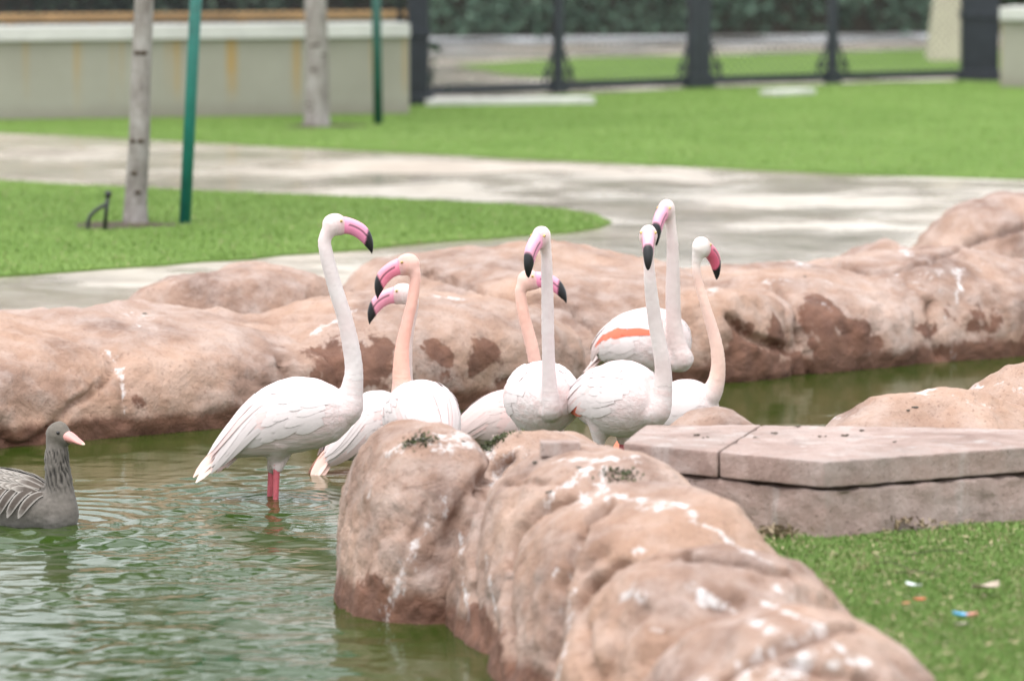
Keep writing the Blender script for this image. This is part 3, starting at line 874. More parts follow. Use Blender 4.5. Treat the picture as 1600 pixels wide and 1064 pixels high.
def flamingo(label, Y, neck, body, head, neck_col, body_col, head_col=None, bill_col=(.72, .20, .36), sz=1.0, wd=1.0, hsc=1.0,
             legs=(), neck_dY=None, feathers=True, orange=None, droop=.02, thigh=None, tailcol=None, seed=0, wing_col=None, hunch=0.0, spread=1.0, thl=.58):
    """neck: [(px, py, half width px)] from breast to skull; body: (tail px, py, dY), (breast px, py, dY); head: (px, py, dY, yaw, pitch)"""
    rr = random.Random(seed)
    S_ = FPX / Y * 1.0
    T = atY(body[0][0], body[0][1], Y + body[0][2]); B = atY(body[1][0], body[1][1], Y + body[1][2])
    foot = (T + B) / 2
    base = np.array((foot[0], foot[1], FLOOR))
    root = empty('flamingo', base, label, 'flamingo', 'flamingos wading in the pond')
    T, B = T - base, B - base
    sf = Surf(T, B, sz, wd, hunch)
    mb = MB()
    mb.add(*sf.rings())
    # neck
    nY = neck_dY if neck_dY is not None else (body[1][2], head[2])
    m = len(neck)
    P = np.array([np.append(atY(a, b, Y + lerp(nY[0], nY[1], min(1, i / (m - 2.0)))) - base, hw / S_) for i, (a, b, hw) in enumerate(neck)])
    hc = atY(head[0], head[1], Y + head[2]) - base
    ax = head_axes(head[3], head[4])
    f, s, u = ax
    P = np.vstack([P, np.append(hc - f * .012 - u * .004, .030 * hsc)])
    inner = lerp(P[0, :3], sf.C(.62), .8)
    Q = catmull(np.vstack([np.append(inner, .085 * sz), np.append(lerp(inner, P[0, :3], .55), .068 * sz), P]), 52)
    mb.tube(Q[:, :3], np.maximum(Q[:, 3], .012), 20)
    # skull: cranium, cheek, brow running into the bill base
    k = hsc
    mb.add(*ellipsoid(hc, (f * .047 * k, s * .034 * k, u * .043 * k)))
    mb.add(*ellipsoid(hc + f * .020 * k - u * .005 * k, (f * .037 * k, s * .0265 * k, u * .0365 * k)))
    # feathered thighs
    th = []
    for i, sg in enumerate((1, -1)):
        tp = sf.C(.50) + sf.s * .055 * sg - sf.u * .05 * sz
        if thigh: te = atY(thigh[i][0], thigh[i][1], Y + thigh[i][2]) - base
        else: te = tp + np.array((0, 0, -.20 * thl)) - sf.f * .015
        mb.tube([tp, lerp(tp, te, .35), lerp(tp, te, .7), te], [.062, .046, .030, .017], 12)
        th.append(te)
    me = fuse('body', mb, .0062, 9)
    v = verts(me)
    # colour: body, neck, head blend
    nc, bc = np.array(neck_col), np.array(body_col)
    hcx = np.array(head_col if head_col is not None else neck_col)
    dmin = np.full(len(v), 9.0); sarg = np.zeros(len(v))
    for i, q in enumerate(Q):
        d = np.linalg.norm(v - q[:3], axis=1) - q[3] * 1.25
        mm = d < dmin; dmin[mm] = d[mm]; sarg[mm] = i / (len(Q) - 1)
    fac = sstep(.03, -.004, dmin) * sstep(.10, .36, sarg)
    col = bc + (nc - bc) * fac[:, None]
    hf = sstep(.75, .95, sarg) * sstep(.03, -.004, dmin)
    col = col + (hcx - col) * hf[:, None]
    pinkw = np.clip(.5 + .9 * fbm(v * 9 + seed, 3, seed + 3), 0, 1) * (1 - fac) * .30
    col = col + (np.array((.74, .46, .43)) - col) * (pinkw * .6)[:, None]
    wn = sstep(.02, .06, np.abs(np.linalg.norm(v - (hc + f * .045 * k), axis=1)))
    col = col + (np.array((.80, .42, .45)) - col) * ((1 - wn) * .55)[:, None]
    # fine lie of the plumage as real relief
    tl = (v - T) @ sf.f; tu = (v - T) @ sf.u; tsd = (v - T) @ sf.s
    lie = fbm(np.stack([tl * 16, tu * 60 + tl * 18, tsd * 60], 1), 3, seed + 31)
    nn = vnormals(me)
    v = v + nn * (lie * .0011 * (1 - fac) + .0007 * fbm(v * 110, 2, seed) * fac)[:, None]
    me.vertices.foreach_set('co', v.astype(np.float32).ravel()); me.update()
    setcol(me, col)
    la = me.attributes.new('lie', 'FLOAT_VECTOR', 'POINT')
    bodyv = np.stack([tl * 14, (tu * 95 + tl * 40), tsd * 95], 1); neckv = v * 9
    la.data.foreach_set('vector', (bodyv * (1 - fac)[:, None] + neckv * fac[:, None] + seed * 7.3).astype(np.float32).ravel())
    link('body', me, M['plumage'], root)
    make_bill(hc, ax, k * 1.02, bill_col, root)
    add_eyes(hc, ax, k, root, .024, .014, .0250, .0056)
    # wings: small coverts joined, long feathers each its own
    wc = np.array(wing_col if wing_col is not None else body_col)
    orc = np.array((.84, .175, .10))
    for sg in (1, -1):
        cov = MB(); cc = []
        for r_ in range(6):
            for q in range(7):
                p0 = (.55 + q * .21) * sg + rr.uniform(-.05, .05)
                t0 = .90 - r_ * .085 + rr.uniform(-.02, .02) - .10 * abs(q - 3) / 3
                V, F = feather_on(sf, t0, p0, t0 - .105 / max(.3, sf.L), p0 + .14 * sg, .0200 * rr.uniform(.8, 1.25), .0012, .0030 + rr.uniform(0, .0032), 7)
                cov.add(V, F)
                c1 = wc * rr.uniform(.95, 1.02)
                if rr.random() < .16: c1 = lerp(c1, np.array((.72, .48, .45)), .5)
                if orange and orange[0] == sg and orange[1] <= abs(p0) <= orange[2] and r_ >= (orange[3] if len(orange) > 3 else 0): c1 = orc * rr.uniform(.75, 1.1)
                cc += [np.clip(c1, 0, .9)] * len(V)
        wme = cov.mesh('wing'); setcol(wme, np.array(cc))
        wing = link('wing', wme, M['feather'], root)
        for j in range(15):
            ph = (.15 + 1.40 * j / 14 * spread) * sg
            t0 = .50 - .10 * abs(j - 6) / 8 + rr.uniform(-.03, .03)
            ln = (.24 + .09 * rr.random()) / max(.3, sf.L) * (1.05 if j < 10 else .9)
            V, F = feather_on(sf, t0, ph, max(.015, t0 - ln * .92), ph + (.36 + .16 * rr.random()) * sg, .0175 * rr.uniform(.85, 1.2), .002, (.013 + rr.uniform(0, .014)) * (.45 if j < 4 else 1.0), 9, droop * (.3 + j / 14) * rr.uniform(.4, 1.2))
            fm = mesh_from('feather', V, F)
            c1 = wc * rr.uniform(.90, 1.02)
            if rr.random() < .35: c1 = lerp(c1, np.array((.72, .47, .44)), .5)
            if orange and len(orange) < 4 and orange[0] in (sg, 0) and orange[1] <= abs(ph) <= orange[2]: c1 = orc * rr.uniform(.9, 1.1)
            fcol = np.tile(np.clip(c1, 0, .9), (len(V), 1)).reshape(-1, 5, 3)
            fcol[:, 2] *= .93; fcol[:, (0, 4)] = np.clip(fcol[:, (0, 4)] * 1.03, 0, .9)
            setcol(fm, fcol.reshape(-1, 3))
            link('feather', fm, M['feather'], wing)
    # tail
    tm = MB(); cc = []
    tc = np.array(tailcol if tailcol is not None else body_col)
    for j in range(9):
        a = (j - 4) / 4
        st = sf.C(.06)
        dirv = unit(-sf.f * 1.0 + sf.s * a * .32 - np.array((0, 0, .50 + .10 * abs(a))))
        ln = .125 * rr.uniform(.85, 1.15)
        cl = [st + dirv * ln * q - np.array((0, 0, .012 * q * q)) + sf.s * a * .012 + sf.u * (j % 3 - 1) * .016 * (1 - .4 * q) for q in np.linspace(0, 1, 6)]
        V, F = ribbon(cl, [unit(sf.u * .55 + sf.s * (a + (.3 if j % 2 else -.3)) * .9)] * 6, [.017 * (0.7 + .3 * math.sin(q * 3.1)) * math.sqrt(max(.03, 1 - q ** 5)) for q in np.linspace(0, 1, 6)])
        tm.add(V, F); cc += [lerp(tc, np.array((.86, .40, .30)), .35 * rr.random())] * len(V)
    tme = tm.mesh('tail'); setcol(tme, np.array(cc)); link('tail', tme, M['feather'], root)
    # legs with knobbed joint and webbed foot on the pond floor
    for i, te in enumerate(th):
        lean = legs[i] if i < len(legs) else (rr.uniform(-.02, .02), rr.uniform(-.02, .02))
        ft = np.array((te[0] + lean[0], te[1] + lean[1], .012))
        L = te[2] - ft[2]
        mid = lerp(te, ft, .5)
        lm = MB()
        lm.tube([te + np.array((0, 0, .05)), te, lerp(te, mid, .6), lerp(te, mid, .9), mid, lerp(mid, ft, .12), lerp(mid, ft, .5), ft],
                [.0125, .0125, .0098, .0115, .0150, .0112, .0085, .0090], 10)
        leg = lm.build('leg', M['legskin'], root)
        wm = MB()
        fd = unit(sf.f * np.array((1, 1, 0))); sd = unit(np.cross((0, 0, 1.0), fd))
        toes = [ft + fd * .075 + sd * .045, ft + fd * .092, ft + fd * .075 - sd * .045]
        for tp in toes: wm.tube([ft, lerp(ft, tp, .6), np.array((tp[0], tp[1], .006))], [.007, .006, .004], 6)
        z5 = np.array((0, 0, -.004))
        wm.add([ft + z5, toes[0] + z5, lerp(toes[0], toes[1], .5) - fd * .012 + z5, toes[1] + z5, lerp(toes[1], toes[2], .5) - fd * .012 + z5, toes[2] + z5], [(0, 1, 2), (0, 2, 3), (0, 3, 4), (0, 4, 5)])
        wm.build('foot', M['legskin'], leg)
    return root

WHITE = (.725, .640, .630)
PALE = (.80, .725, .705)
ORANGE = (.80, .415, .315)
PEACH = (.80, .56, .47)
flamingo('tall white flamingo in full profile beside the goose, long pale neck upright', 17.0,
         [(540, 640, 27), (549, 612, 19), (553, 580, 14.8), (549, 545, 14), (539.5, 500, 12.5), (527, 460, 12), (516, 422, 11.5), (509.5, 395, 11.3), (507.5, 374, 10.5)],
         ((334, 712, .03), (552, 634, -.03)), (523, 351, 0, 2, 0), (.66, .60, .585), WHITE, (.82, .70, .685), (.80, .27, .43),
         thigh=((432, 738, .0), (424, 736, .07)), legs=((-.015, .0), (-.03, .02)), seed=1, droop=.05, sz=1.03, hunch=.042, tailcol=(.82, .66, .60))
flamingo('flamingo with salmon-orange neck standing with its back turned, bill hooked down', 17.3,
         [(630, 630, 22), (628, 600, 16), (627, 572, 13.6), (629, 540, 11.3), (635.5, 508, 10), (643, 476, 9.4), (648, 446, 9.2), (648.5, 428, 9.4)],
         ((688, 690, -.14), (640, 640, .26)), (637, 413, .27, 190, -10), ORANGE, WHITE, (.83, .50, .42), (.80, .23, .33), seed=2, sz=1.04, wd=1.06, hunch=.02, droop=.02, legs=((0, 0), (.02, 0)), neck_dY=(.22, .27))
flamingo('white flamingo behind the salmon-necked one, bill drooping beneath its neighbour', 17.75,
         [(640, 625, 20), (633, 600, 14), (633, 572, 12), (634, 540, 11), (639, 508, 10), (645, 480, 9.2), (645, 468, 9)],
         ((508, 712, -.02), (642, 640, .12)), (629, 459, .14, 186, -4), (0.688, 0.568, 0.533), WHITE, (.82, .70, .68), (.80, .31, .42), seed=3, sz=.98, tailcol=(.82, .60, .53), hunch=.01)
flamingo('flamingo facing the viewer with straight white neck, in front of a salmon-necked one', 17.0,
         [(862, 640, 16), (859.5, 612, 13), (857.5, 578, 11), (856.5, 537, 10.4), (855.5, 470, 9.8), (854.5, 425, 9.3), (853.5, 396, 8.8)],
         ((838, 606, .30), (853, 632, -.16)), (845.5, 371, -.2, -116, -14), (0.688, 0.602, 0.593), WHITE, (.82, .69, .66), (.80, .32, .47), seed=4, sz=1.0, wd=1.08, orange=(1, 1.45, 2.2, 0), neck_dY=(-.16, -.17), tailcol=(.84, .35, .22))
flamingo('salmon-necked flamingo mostly hidden, its bill poking out behind a white neck', 18.0,
         [(846, 622, 17), (842, 596, 12.5), (836, 566, 10.8), (830, 537, 10.5), (819.5, 497, 9.8), (814, 466, 9.2), (813.5, 452, 9)],
         ((704, 676, .0), (846, 645, .04)), (826, 438, .05, -14, 9), (.82, .50, .41), (.66, .56, .535), (.83, .53, .45), (.80, .27, .42), seed=5, sz=.90, wing_col=(.66, .53, .505), tailcol=(.84, .35, .22))
flamingo('flamingo beside the slab corner facing the viewer, black bill tip pointing straight down', 16.8,
         [(1024, 642, 25), (1033, 616, 18), (1036.5, 588, 14), (1033.5, 557, 12.6), (1026, 517, 11.6), (1020, 478, 11), (1015.5, 438, 9.8), (1013.5, 400, 9)],
         ((893, 634, .22), (1022, 624, -.16)), (1013, 369, -.19, -92, -1), (0.688, 0.615, 0.593), WHITE, (.82, .67, .65), (.80, .32, .46), seed=6, sz=1.03, wd=1.02, neck_dY=(-.13, -.16), orange=(-1, 1.50, 2.3, 4), tailcol=(.84, .55, .45), hunch=.012)
flamingo('tallest flamingo at the back, showing an orange-red wing patch', 18.6,
         [(1066, 562, 19), (1059, 540, 14.5), (1053, 505, 12.6), (1051.5, 458, 11.7), (1051.5, 420, 10.6), (1051, 385, 9.4), (1049, 358, 8.2)],
         ((940, 550, .24), (1058, 530, -.14)), (1041, 328, -.18, -113, -12), (0.688, 0.585, 0.559), WHITE, (.82, .70, .67), (.80, .30, .45), seed=7, sz=1.03, wd=1.3, neck_dY=(-.15, -.16), orange=(-1, 1.12, 1.34), thl=.6, hunch=.008)
flamingo('flamingo with thin S-curved peach neck, face turned away from the others', 17.7,
         [(1108, 618, 19), (1118, 600, 14.5), (1122, 578, 12), (1121.5, 556, 11), (1118, 533, 10.2), (1108, 497, 8.8), (1096, 458, 7.6), (1089, 428, 6.9), (1088.5, 408, 7.4)],
         ((985, 674, .10), (1120, 624, -.02)), (1096, 386, -.03, 52, -14), PEACH, WHITE, (.82, .74, .70), (.72, .13, .22), seed=8, sz=.90, hsc=.95, neck_dY=(-.02, -.03), tailcol=(.86, .24, .14))

# ------------------------------------------------------------------ goose
def goose():
    Y = 16.4; S_ = FPX / Y
    T = atY(-212, 778, Y + .28); B = atY(112, 800, Y - .08)
    base = np.array(((T[0] + B[0]) / 2, (T[1] + B[1]) / 2, -.10))
    root = empty('goose', base, 'grey goose with pink bill swimming on the green water', 'goose')
    T, B = T - base, B - base
    sf = Surf(T, B, .92, 1.1, .012)
    mb = MB(); mb.add(*sf.rings())
    nk = [(94, 806, 30), (94, 780, 25), (92, 755, 21), (90, 732, 19.5), (88.5, 712, 18.6), (89, 697, 17.5)]
    P = np.array([np.append(atY(a, b, Y - .06) - base, h / S_) for a, b, h in nk])
    hc = atY(91, 679, Y - .065) - base
    ax = head_axes(-30, -4); f, s, u = ax
    ins = lerp(P[0, :3], sf.C(.75), .7)
    P = np.vstack([np.append(ins, .085), np.append(lerp(ins, P[0, :3], .6), .082), P, np.append(hc - f * .01, .036)])
    Q = catmull(P, 48); mb.tube(Q[:, :3], Q[:, 3], 20)
    mb.add(*ellipsoid(hc, (f * .047, s * .040, u * .044)))
    mb.add(*ellipsoid(hc + f * .026 - u * .008, (f * .034, s * .027, u * .030)))
    mb.add(*ellipsoid(hc + u * .016 + f * .004, (f * .034, s * .032, u * .033)))
    me = fuse('body', mb, .0055, 7)
    v = verts(me); nn = vnormals(me)
    # furrowed neck feathers: diagonal grooves that wind down the neck
    zz = v[:, 2]; ang = np.arctan2((v - Q[30, :3]) @ s, (v - Q[30, :3]) @ f)
    z0, z1 = Q[20, 2], Q[41, 2]
    r = np.linalg.norm((v - np.array([np.interp(zz, Q[:, 2], Q[:, i]) for i in range(3)]).T)[:, :2], axis=1)
    nm = sstep(z0 - .02, z0 + .05, zz) * sstep(z1 + .004, z1 - .02, zz) * (r < .075)
    wv = np.sin(ang * 17 + zz * 130 + 2.2 * vnoise(v * 32, 5)) * .5 + vnoise(v * np.array((120, 120, 45)), 8) * .5
    v2 = v + nn * (wv * .0050 * nm + fbm(v * 70, 2, 3) * .0012)[:, None]
    g = np.array((.185, .162, .142))
    col = np.tile(g, (len(v), 1)) * (1 + .12 * fbm(v * 25, 3, 4))[:, None]
    col = col * (1 - nm * .82 * sstep(.25, -.6, wv))[:, None]
    hd = sstep(Q[42, 2] - .01, Q[45, 2], zz)
    col = col + (np.array((.160, .138, .115)) - col) * hd[:, None]
    col = col + (np.array((.255, .245, .24)) - col) * sstep(.16, .06, zz)[:, None] * .6
    me.vertices.foreach_set('co', v2.astype(np.float32).ravel()); me.update()
    setcol(me, col); link('body', me, M['goose'], root)
    # bill: deep at the base, pale nail at the tip
    V, F, Cc = [], [], []; n = 20
    prof = [(.036, .016, -.020, .021), (.050, .014, -.021, .0205), (.064, .008, -.021, .0185), (.078, .000, -.021, .0165), (.090, -.006, -.022, .0145), (.099, -.011, -.022, .011), (.105, -.015, -.021, .006), (.107, -.018, -.019, .001)]
    prof = [(.036 + (a - .036) * 1.1, b * 1.2, c * 1.12, d * 1.15) for a, b, c, d in prof]
    PP = catmull(np.array(prof), 24)
    for i, (x, a, b, w_) in enumerate(PP):
        for k in range(n):
            t = 2 * math.pi * k / n
            V.append(hc + f * x + u * ((a + b) / 2 + (a - b) / 2 * math.cos(t)) + s * max(w_, .0005) * math.sin(t))
            c = np.array((.72, .33, .30)) if math.cos(t) > -.45 else np.array((.66, .36, .24))
            if abs(math.cos(t) + .5) < .12: c = np.array((.30, .13, .11))
            Cc.append(lerp(c, np.array((.74, .62, .46)), sstep(.72, .85, i / 23)))
    for i in range(len(PP) - 1):
        for k in range(n): F.append((i * n + k, i * n + (k + 1) % n, (i + 1) * n + (k + 1) % n, (i + 1) * n + k))
    F.append(tuple(range(n - 1, -1, -1))); F.append(tuple((len(PP) - 1) * n + k for k in range(n)))
    bme = mesh_from('bill', V, F); setcol(bme, np.array(Cc)); bl_ = link('bill', bme, M['bill'], root)
    nm_ = MB()
    for sg in (1, -1):
        nm_.add(*ellipsoid(hc + f * .062 - u * .003 + s * .0185 * sg, (f * .005, s * .002, u * .002), 8, 6))
    nm_.build('nostril', M['pupil'], bl_)
    add_eyes(hc, ax, 1, root, .022, .013, .0335, .0062, 'pupil')
    rr = random.Random(4)
    for sg in (1, -1):
        wm = MB(); cc = []
        for q in range(26):
            for r_ in range(3):
                t0 = .88 - q * .028; ph = (.20 + r_ * .27) * sg + rr.uniform(-.03, .03)
                V, F = feather_on(sf, t0, ph, t0 - .10, ph + .12 * sg, .020, .002, .010, 5)
                wm.add(V, F)
                base_c = np.array((.095, .074, .060)) * rr.uniform(.85, 1.15); edge = np.array((.42, .38, .34))
                for p in range(5):
                    for a in (-1, -.55, 0, .55, 1): cc.append(lerp(base_c, edge, max(sstep(.6, 1, p / 4), sstep(.7, 1, abs(a)))))
        wme = wm.mesh('wing'); setcol(wme, np.array(cc)); wing = link('wing', wme, M['goose'], root)
        # side feathers: tall dark bars edged pale
        for j in range(16):
            t0 = .90 - j * .045
            V, F = feather_on(sf, t0, .72 * sg, t0 - .075, 1.75 * sg, .0185, .004, .014, 9)
            fm = mesh_from('feather', V, F); cc = []
            base_c = np.array((.095, .075, .062)) * rr.uniform(.85, 1.15)
            for p in range(9):
                for a in (-1, -.55, 0, .55, 1): cc.append(lerp(base_c, np.array((.46, .42, .385)), max(sstep(.80, 1, p / 8), sstep(.62, 1, abs(a)))))
            setcol(fm, np.array(cc)); link('feather', fm, M['goose'], wing)
    tm = MB()
    for j in range(7):
        a = (j - 3) / 3
        cl = [sf.C(.05) - sf.f * .15 * q + sf.s * a * (.03 + .05 * q) + np.array((0, 0, .02 * q)) for q in np.linspace(0, 1, 5)]
        tm.add(*ribbon(cl, [sf.u] * 5, [.02 * math.sqrt(max(.05, 1 - q ** 4)) for q in np.linspace(0, 1, 5)]))
    tme = tm.mesh('tail'); setcol(tme, np.tile((.40, .38, .36), (len(tme.vertices), 1))); link('tail', tme, M['goose'], root)
goose()

# ------------------------------------------------------------------ background: wall, fence, gate
def wall_run(name, label, A, Bp, z0, z1, thick, mat, cop_h=.12, cop_over=.04, copmat=None):
    A, Bp = np.array((A[0], A[1], 0.0)), np.array((Bp[0], Bp[1], 0.0))
    d = unit(Bp - A); n = np.array((-d[1], d[0], 0)); L = np.linalg.norm(Bp - A)
    R = np.stack([d, n, (0, 0, 1)], 1)
    root = empty(name, (A + Bp) / 2 + n * thick / 2 + np.array((0, 0, z0)), label, 'wall')
    b = MB(); b.box((0, 0, (z1 - z0) / 2), (L / 2, thick / 2, (z1 - z0) / 2), R); link('wall_face', bevel_mesh(b.mesh('wall_face', False), .01), mat, root)
    if cop_h:
        k = max(1, int(round(L / 1.9)))
        for i in range(k):
            c = MB(); c.box(d * (-L / 2 + L * (i + .5) / k) + np.array((0, 0, z1 - z0 + cop_h / 2 + .002)), (L / k / 2 - .004, thick / 2 + cop_over, cop_h / 2), R)
            link('coping_stone', bevel_mesh(c.mesh('coping_stone', False), .012), copmat, root)
    return root
wl, wr_ = atZ(-420, 196, GZ), atZ(640, 180, GZ)
wall_run('boundary_wall', 'low stained beige wall with pale coping behind the trees', wl, wr_, GZ, .935, .28, M['wall'], .115, .05, M['coping'])
back = np.array((0, 1.5, 0))
wall_run('planter_wall', 'second wall with rusty brown top behind the low beige wall', wl + back, wr_ + back, GZ, 1.04, .22, M['wall'], .06, .03, M['rustcoping'])
wall_run('gate_wall', 'short beige wall beside the thick black gate pillar', atZ(1562, 138, GZ), atZ(2150, 150, GZ), GZ, .92, .3, M['wall'], .12, .05, M['coping'])

def chain_mesh(A, Bp, z0, z1, pitch=.055, r=.0016):
    """woven wire: two families of zig-zag diagonals, one after the other in depth"""
    A, Bp = np.asarray(A, float), np.asarray(Bp, float)
    d = unit(Bp - A); L = np.linalg.norm(Bp - A); H = z1 - z0; n = np.array((-d[1], d[0], 0))
    V, F = [], []
    for fam in (1, -1):
        x = -H
        while x < L + H:
            a, b = (x, 0.0), (x + H, H)
            if fam < 0: a, b = (x + H, 0.0), (x, H)
            pts = []
            lo, hi = (0, L)
            t0, t1 = 0.0, 1.0
            dx = b[0] - a[0]
            ta, tb = (lo - a[0]) / dx, (hi - a[0]) / dx
            t0, t1 = max(t0, min(ta, tb)), min(t1, max(ta, tb))
            if t1 > t0 + 1e-3:
                p, q = [A + d * (a[0] + dx * t) + np.array((0, 0, z0 - A[2] + H * t)) + n * r * fam for t in (t0, t1)]
                w_ = unit(q - p); s1 = n; s2 = np.cross(w_, s1); i0 = len(V)
                for e in (p, q):
                    for k in range(3):
                        an = 2 * math.pi * k / 3
                        V.append(e + r * (s1 * math.cos(an) + s2 * math.sin(an)))
                for k in range(3): F.append((i0 + k, i0 + (k + 1) % 3, i0 + 3 + (k + 1) % 3, i0 + 3 + k))
            x += pitch
    return V, F
# chain-link fence standing on the wall
fa, fb = wl + np.array((0, .17, 0)), wr_ + np.array((0, .17, 0))
fr = empty('chain_link_fence', (fa + fb) / 2 + np.array((0, 0, 1.05 - GZ)), 'chain-link fence standing on the coping of the low beige wall', 'fence')
fo = np.array(fr.location)
V, F = chain_mesh(fa - fo, fb - fo, 0.02, 1.55, .075, .0045)
tag(link('wire_mesh', mesh_from('wire_mesh', V, F), M['wire'], fr), kind='stuff')
for p in (lerp(fa, fb, .02), lerp(fa, fb, .985)):
    b = MB(); q = p - fo; b.tube([(q[0], q[1], .0), (q[0], q[1], 1.6)], .025, 10); b.build('post', M['steel'], fr)
b = MB(); b.tube([np.append((fa - fo)[:2], 1.56), np.append((fb - fo)[:2], 1.56)], .02, 8); b.build('top_rail', M['steel'], fr)

# black gate: two pillars and two leaves
def pillar(px, py, hw, label, h=2.6, deep=.08):
    c = atZ(px, py, GZ)
    root = empty('gate_pillar', c, label, 'pillar')
    b = MB(); b.box((0, 0, h / 2), (hw, deep, h / 2)); link('shaft', bevel_mesh(b.mesh('shaft', False), .012), M['steel'], root)
    b = MB(); b.box((0, 0, .05), (hw + .035, deep + .035, .05)); link('foot_plate', bevel_mesh(b.mesh('foot_plate', False), .012), M['steel'], root)
    b = MB(); b.box((0, 0, .62), (hw + .018, deep + .018, .03)); link('collar', bevel_mesh(b.mesh('collar', False), .008), M['steel'], root)
    return c
pl = pillar(654, 166, .09, 'black steel gate pillar at the end of the low wall')
pr = pillar(1530, 126, .175, 'thick black steel gate pillar beside the short beige wall', deep=.12)
def leaf(A, Bp, mids, label, heavy_end):
    A, Bp = np.asarray(A, float), np.asarray(Bp, float)
    d = unit((Bp - A) * np.array((1, 1, 0))); n = np.array((-d[1], d[0], 0)); L = np.linalg.norm(Bp - A)
    R = np.stack([d, n, (0, 0, 1)], 1)
    root = empty('mesh_gate', A * .5 + Bp * .5, label, 'gate')
    H = 2.3
    def bx(nm, x0, x1, y, z0, z1, hy):
        b = MB(); b.box(d * ((x0 + x1) / 2 - L / 2) + n * y + np.array((0, 0, (z0 + z1) / 2)), ((x1 - x0) / 2, hy, (z1 - z0) / 2), R)
        return link(nm, bevel_mesh(b.mesh(nm, False), .005), M['steel'], root)
    bx('bottom_rail', 0, L, 0, .045, .115, .022); bx('top_rail', 0, L, 0, H - .06, H, .022)
    for x, hw in mids:
        st = bx('stile', x - hw, x + hw, .002, .03, H + .02, .03)
        bx('stile_foot', x - hw - .035, x + hw + .035, 0, .02, .14, .045)
        for sg in (-1, 1):      # scrolled corner bracket
            m_ = MB(); pts = []
            for k in range(15):
                a = k / 14
                pts.append(d * (x - L / 2 + sg * (hw + .015 + .13 * math.sin(a * math.pi * .5) * (1 - .15 * a))) + np.array((0, 0, .10 + .30 * (1 - a) ** 1.6)))
            m_.tube(pts, .014, 8)
            c0 = d * (x - L / 2 + sg * (hw + .075)) + np.array((0, 0, .19))
            m_.tube([c0 + d * sg * (.055 * (1 - k / 20)) * math.cos(k * .55) + np.array((0, 0, .055 * (1 - k / 20) * math.sin(k * .55))) for k in range(18)], .010, 6)
            m_.build('bracket', M['steel'], root)
    V, F = chain_mesh(-d * L / 2, d * L / 2, .1, H - .05, .075, .0045)
    tag(link('wire_mesh', mesh_from('wire_mesh', V, F), M['wire'], root), kind='stuff')
    return d, L
ga, gm, gb = atZ(668, 157, GZ), atZ(1092, 140, GZ), atZ(1500, 128, GZ)
L1, L2 = np.linalg.norm(gm - ga), np.linalg.norm(gb - gm)
dd = unit(gm - ga)
leaf(ga, gm - dd * .006, [(L1 * .47, .042), (L1 - .062, .062)], 'black chain-link gate leaf next to the low stained wall', 1)
leaf(gm + unit(gb - gm) * .006, gb, [(.055, .055), (L2 * .50, .045)], 'black chain-link gate leaf beside the thick pillar', 0)
def strip(name, px0, px1, h, w_, label, dz=0.0):
    A, Bp = atZ(*px0, GZ), atZ(*px1, GZ)
    d = unit(Bp - A); n = np.array((-d[1], d[0], 0)); R = np.stack([d, n, (0, 0, 1)], 1)
    b = MB(); L = np.linalg.norm(Bp - A); b.box((0, 0, h / 2), (L / 2, w_ / 2, h / 2), R)
    o = link(name, bevel_mesh(b.mesh(name, False), .012), M['coping'], None, (A + Bp) / 2 + n * w_ / 2 + np.array((0, 0, .005)))
    tag(o, label, 'kerb')
strip('threshold_kerb', (668, 168), (930, 165), .06, .26, 'long pale concrete threshold under the gate leaf by the wall')
strip('threshold_kerb', (1212, 152), (1275, 149), .05, .2, 'short pale concrete block lying below the gate')

# cream pier seen through the gate, flaring towards its foot
c = atZ(1490, 95, GZ)
b = MB(); prof = [(.30, 0), (.27, .25), (.22, .7), (.17, 1.2), (.14, 2.0), (.13, 3.0)]
V, F = [], []
for h_, z in prof:
    for x, y in ((-1, -1), (1, -1), (1, 1), (-1, 1)): V.append((x * h_ + .02, y * h_, z))
for i in range(len(prof) - 1):
    for k in range(4): F.append((i * 4 + k, i * 4 + (k + 1) % 4, i * 4 + 4 + (k + 1) % 4, i * 4 + 4 + k))
F.append((0, 3, 2, 1)); F.append(tuple((len(prof) - 1) * 4 + k for k in range(4)))
tag(link('flared_pier', bevel_mesh(mesh_from('flared_pier', V, F, False), .02), M['cream'], None, c), 'cream rendered pier with a flared foot seen through the gate', 'pier')

# ------------------------------------------------------------------ leaves, hedges, trees
def leaf_cloud(name, centers, size, col_a, col_b, parent, mat, rng, up=.3, nrm=None):
    n = len(centers)
    a = rng.normal(size=(n, 3)); a[:, 2] += up
    if nrm is not None: a = a * .7 + nrm
    a = unit_rows(a)
    r = rng.normal(size=(n, 3)); t = unit_rows(np.cross(a, r)); bq = np.cross(a, t)
    sz = size * rng.uniform(.6, 1.35, n)[:, None]
    v = np.stack([centers - t * sz, centers - bq * sz * .42 + a * sz * .1, centers + t * sz, centers + bq * sz * .42 + a * sz * .1], 1).reshape(-1, 3)
    f = np.arange(4 * n).reshape(n, 4)
    me = mesh_np(name, v, f, False)
    k = rng.random(n)[:, None] ** 1.3
    c = np.repeat(np.array(col_a) * (1 - k) + np.array(col_b) * k, 4, axis=0)
    setcol(me, c)
    return link(name, me, mat, parent)
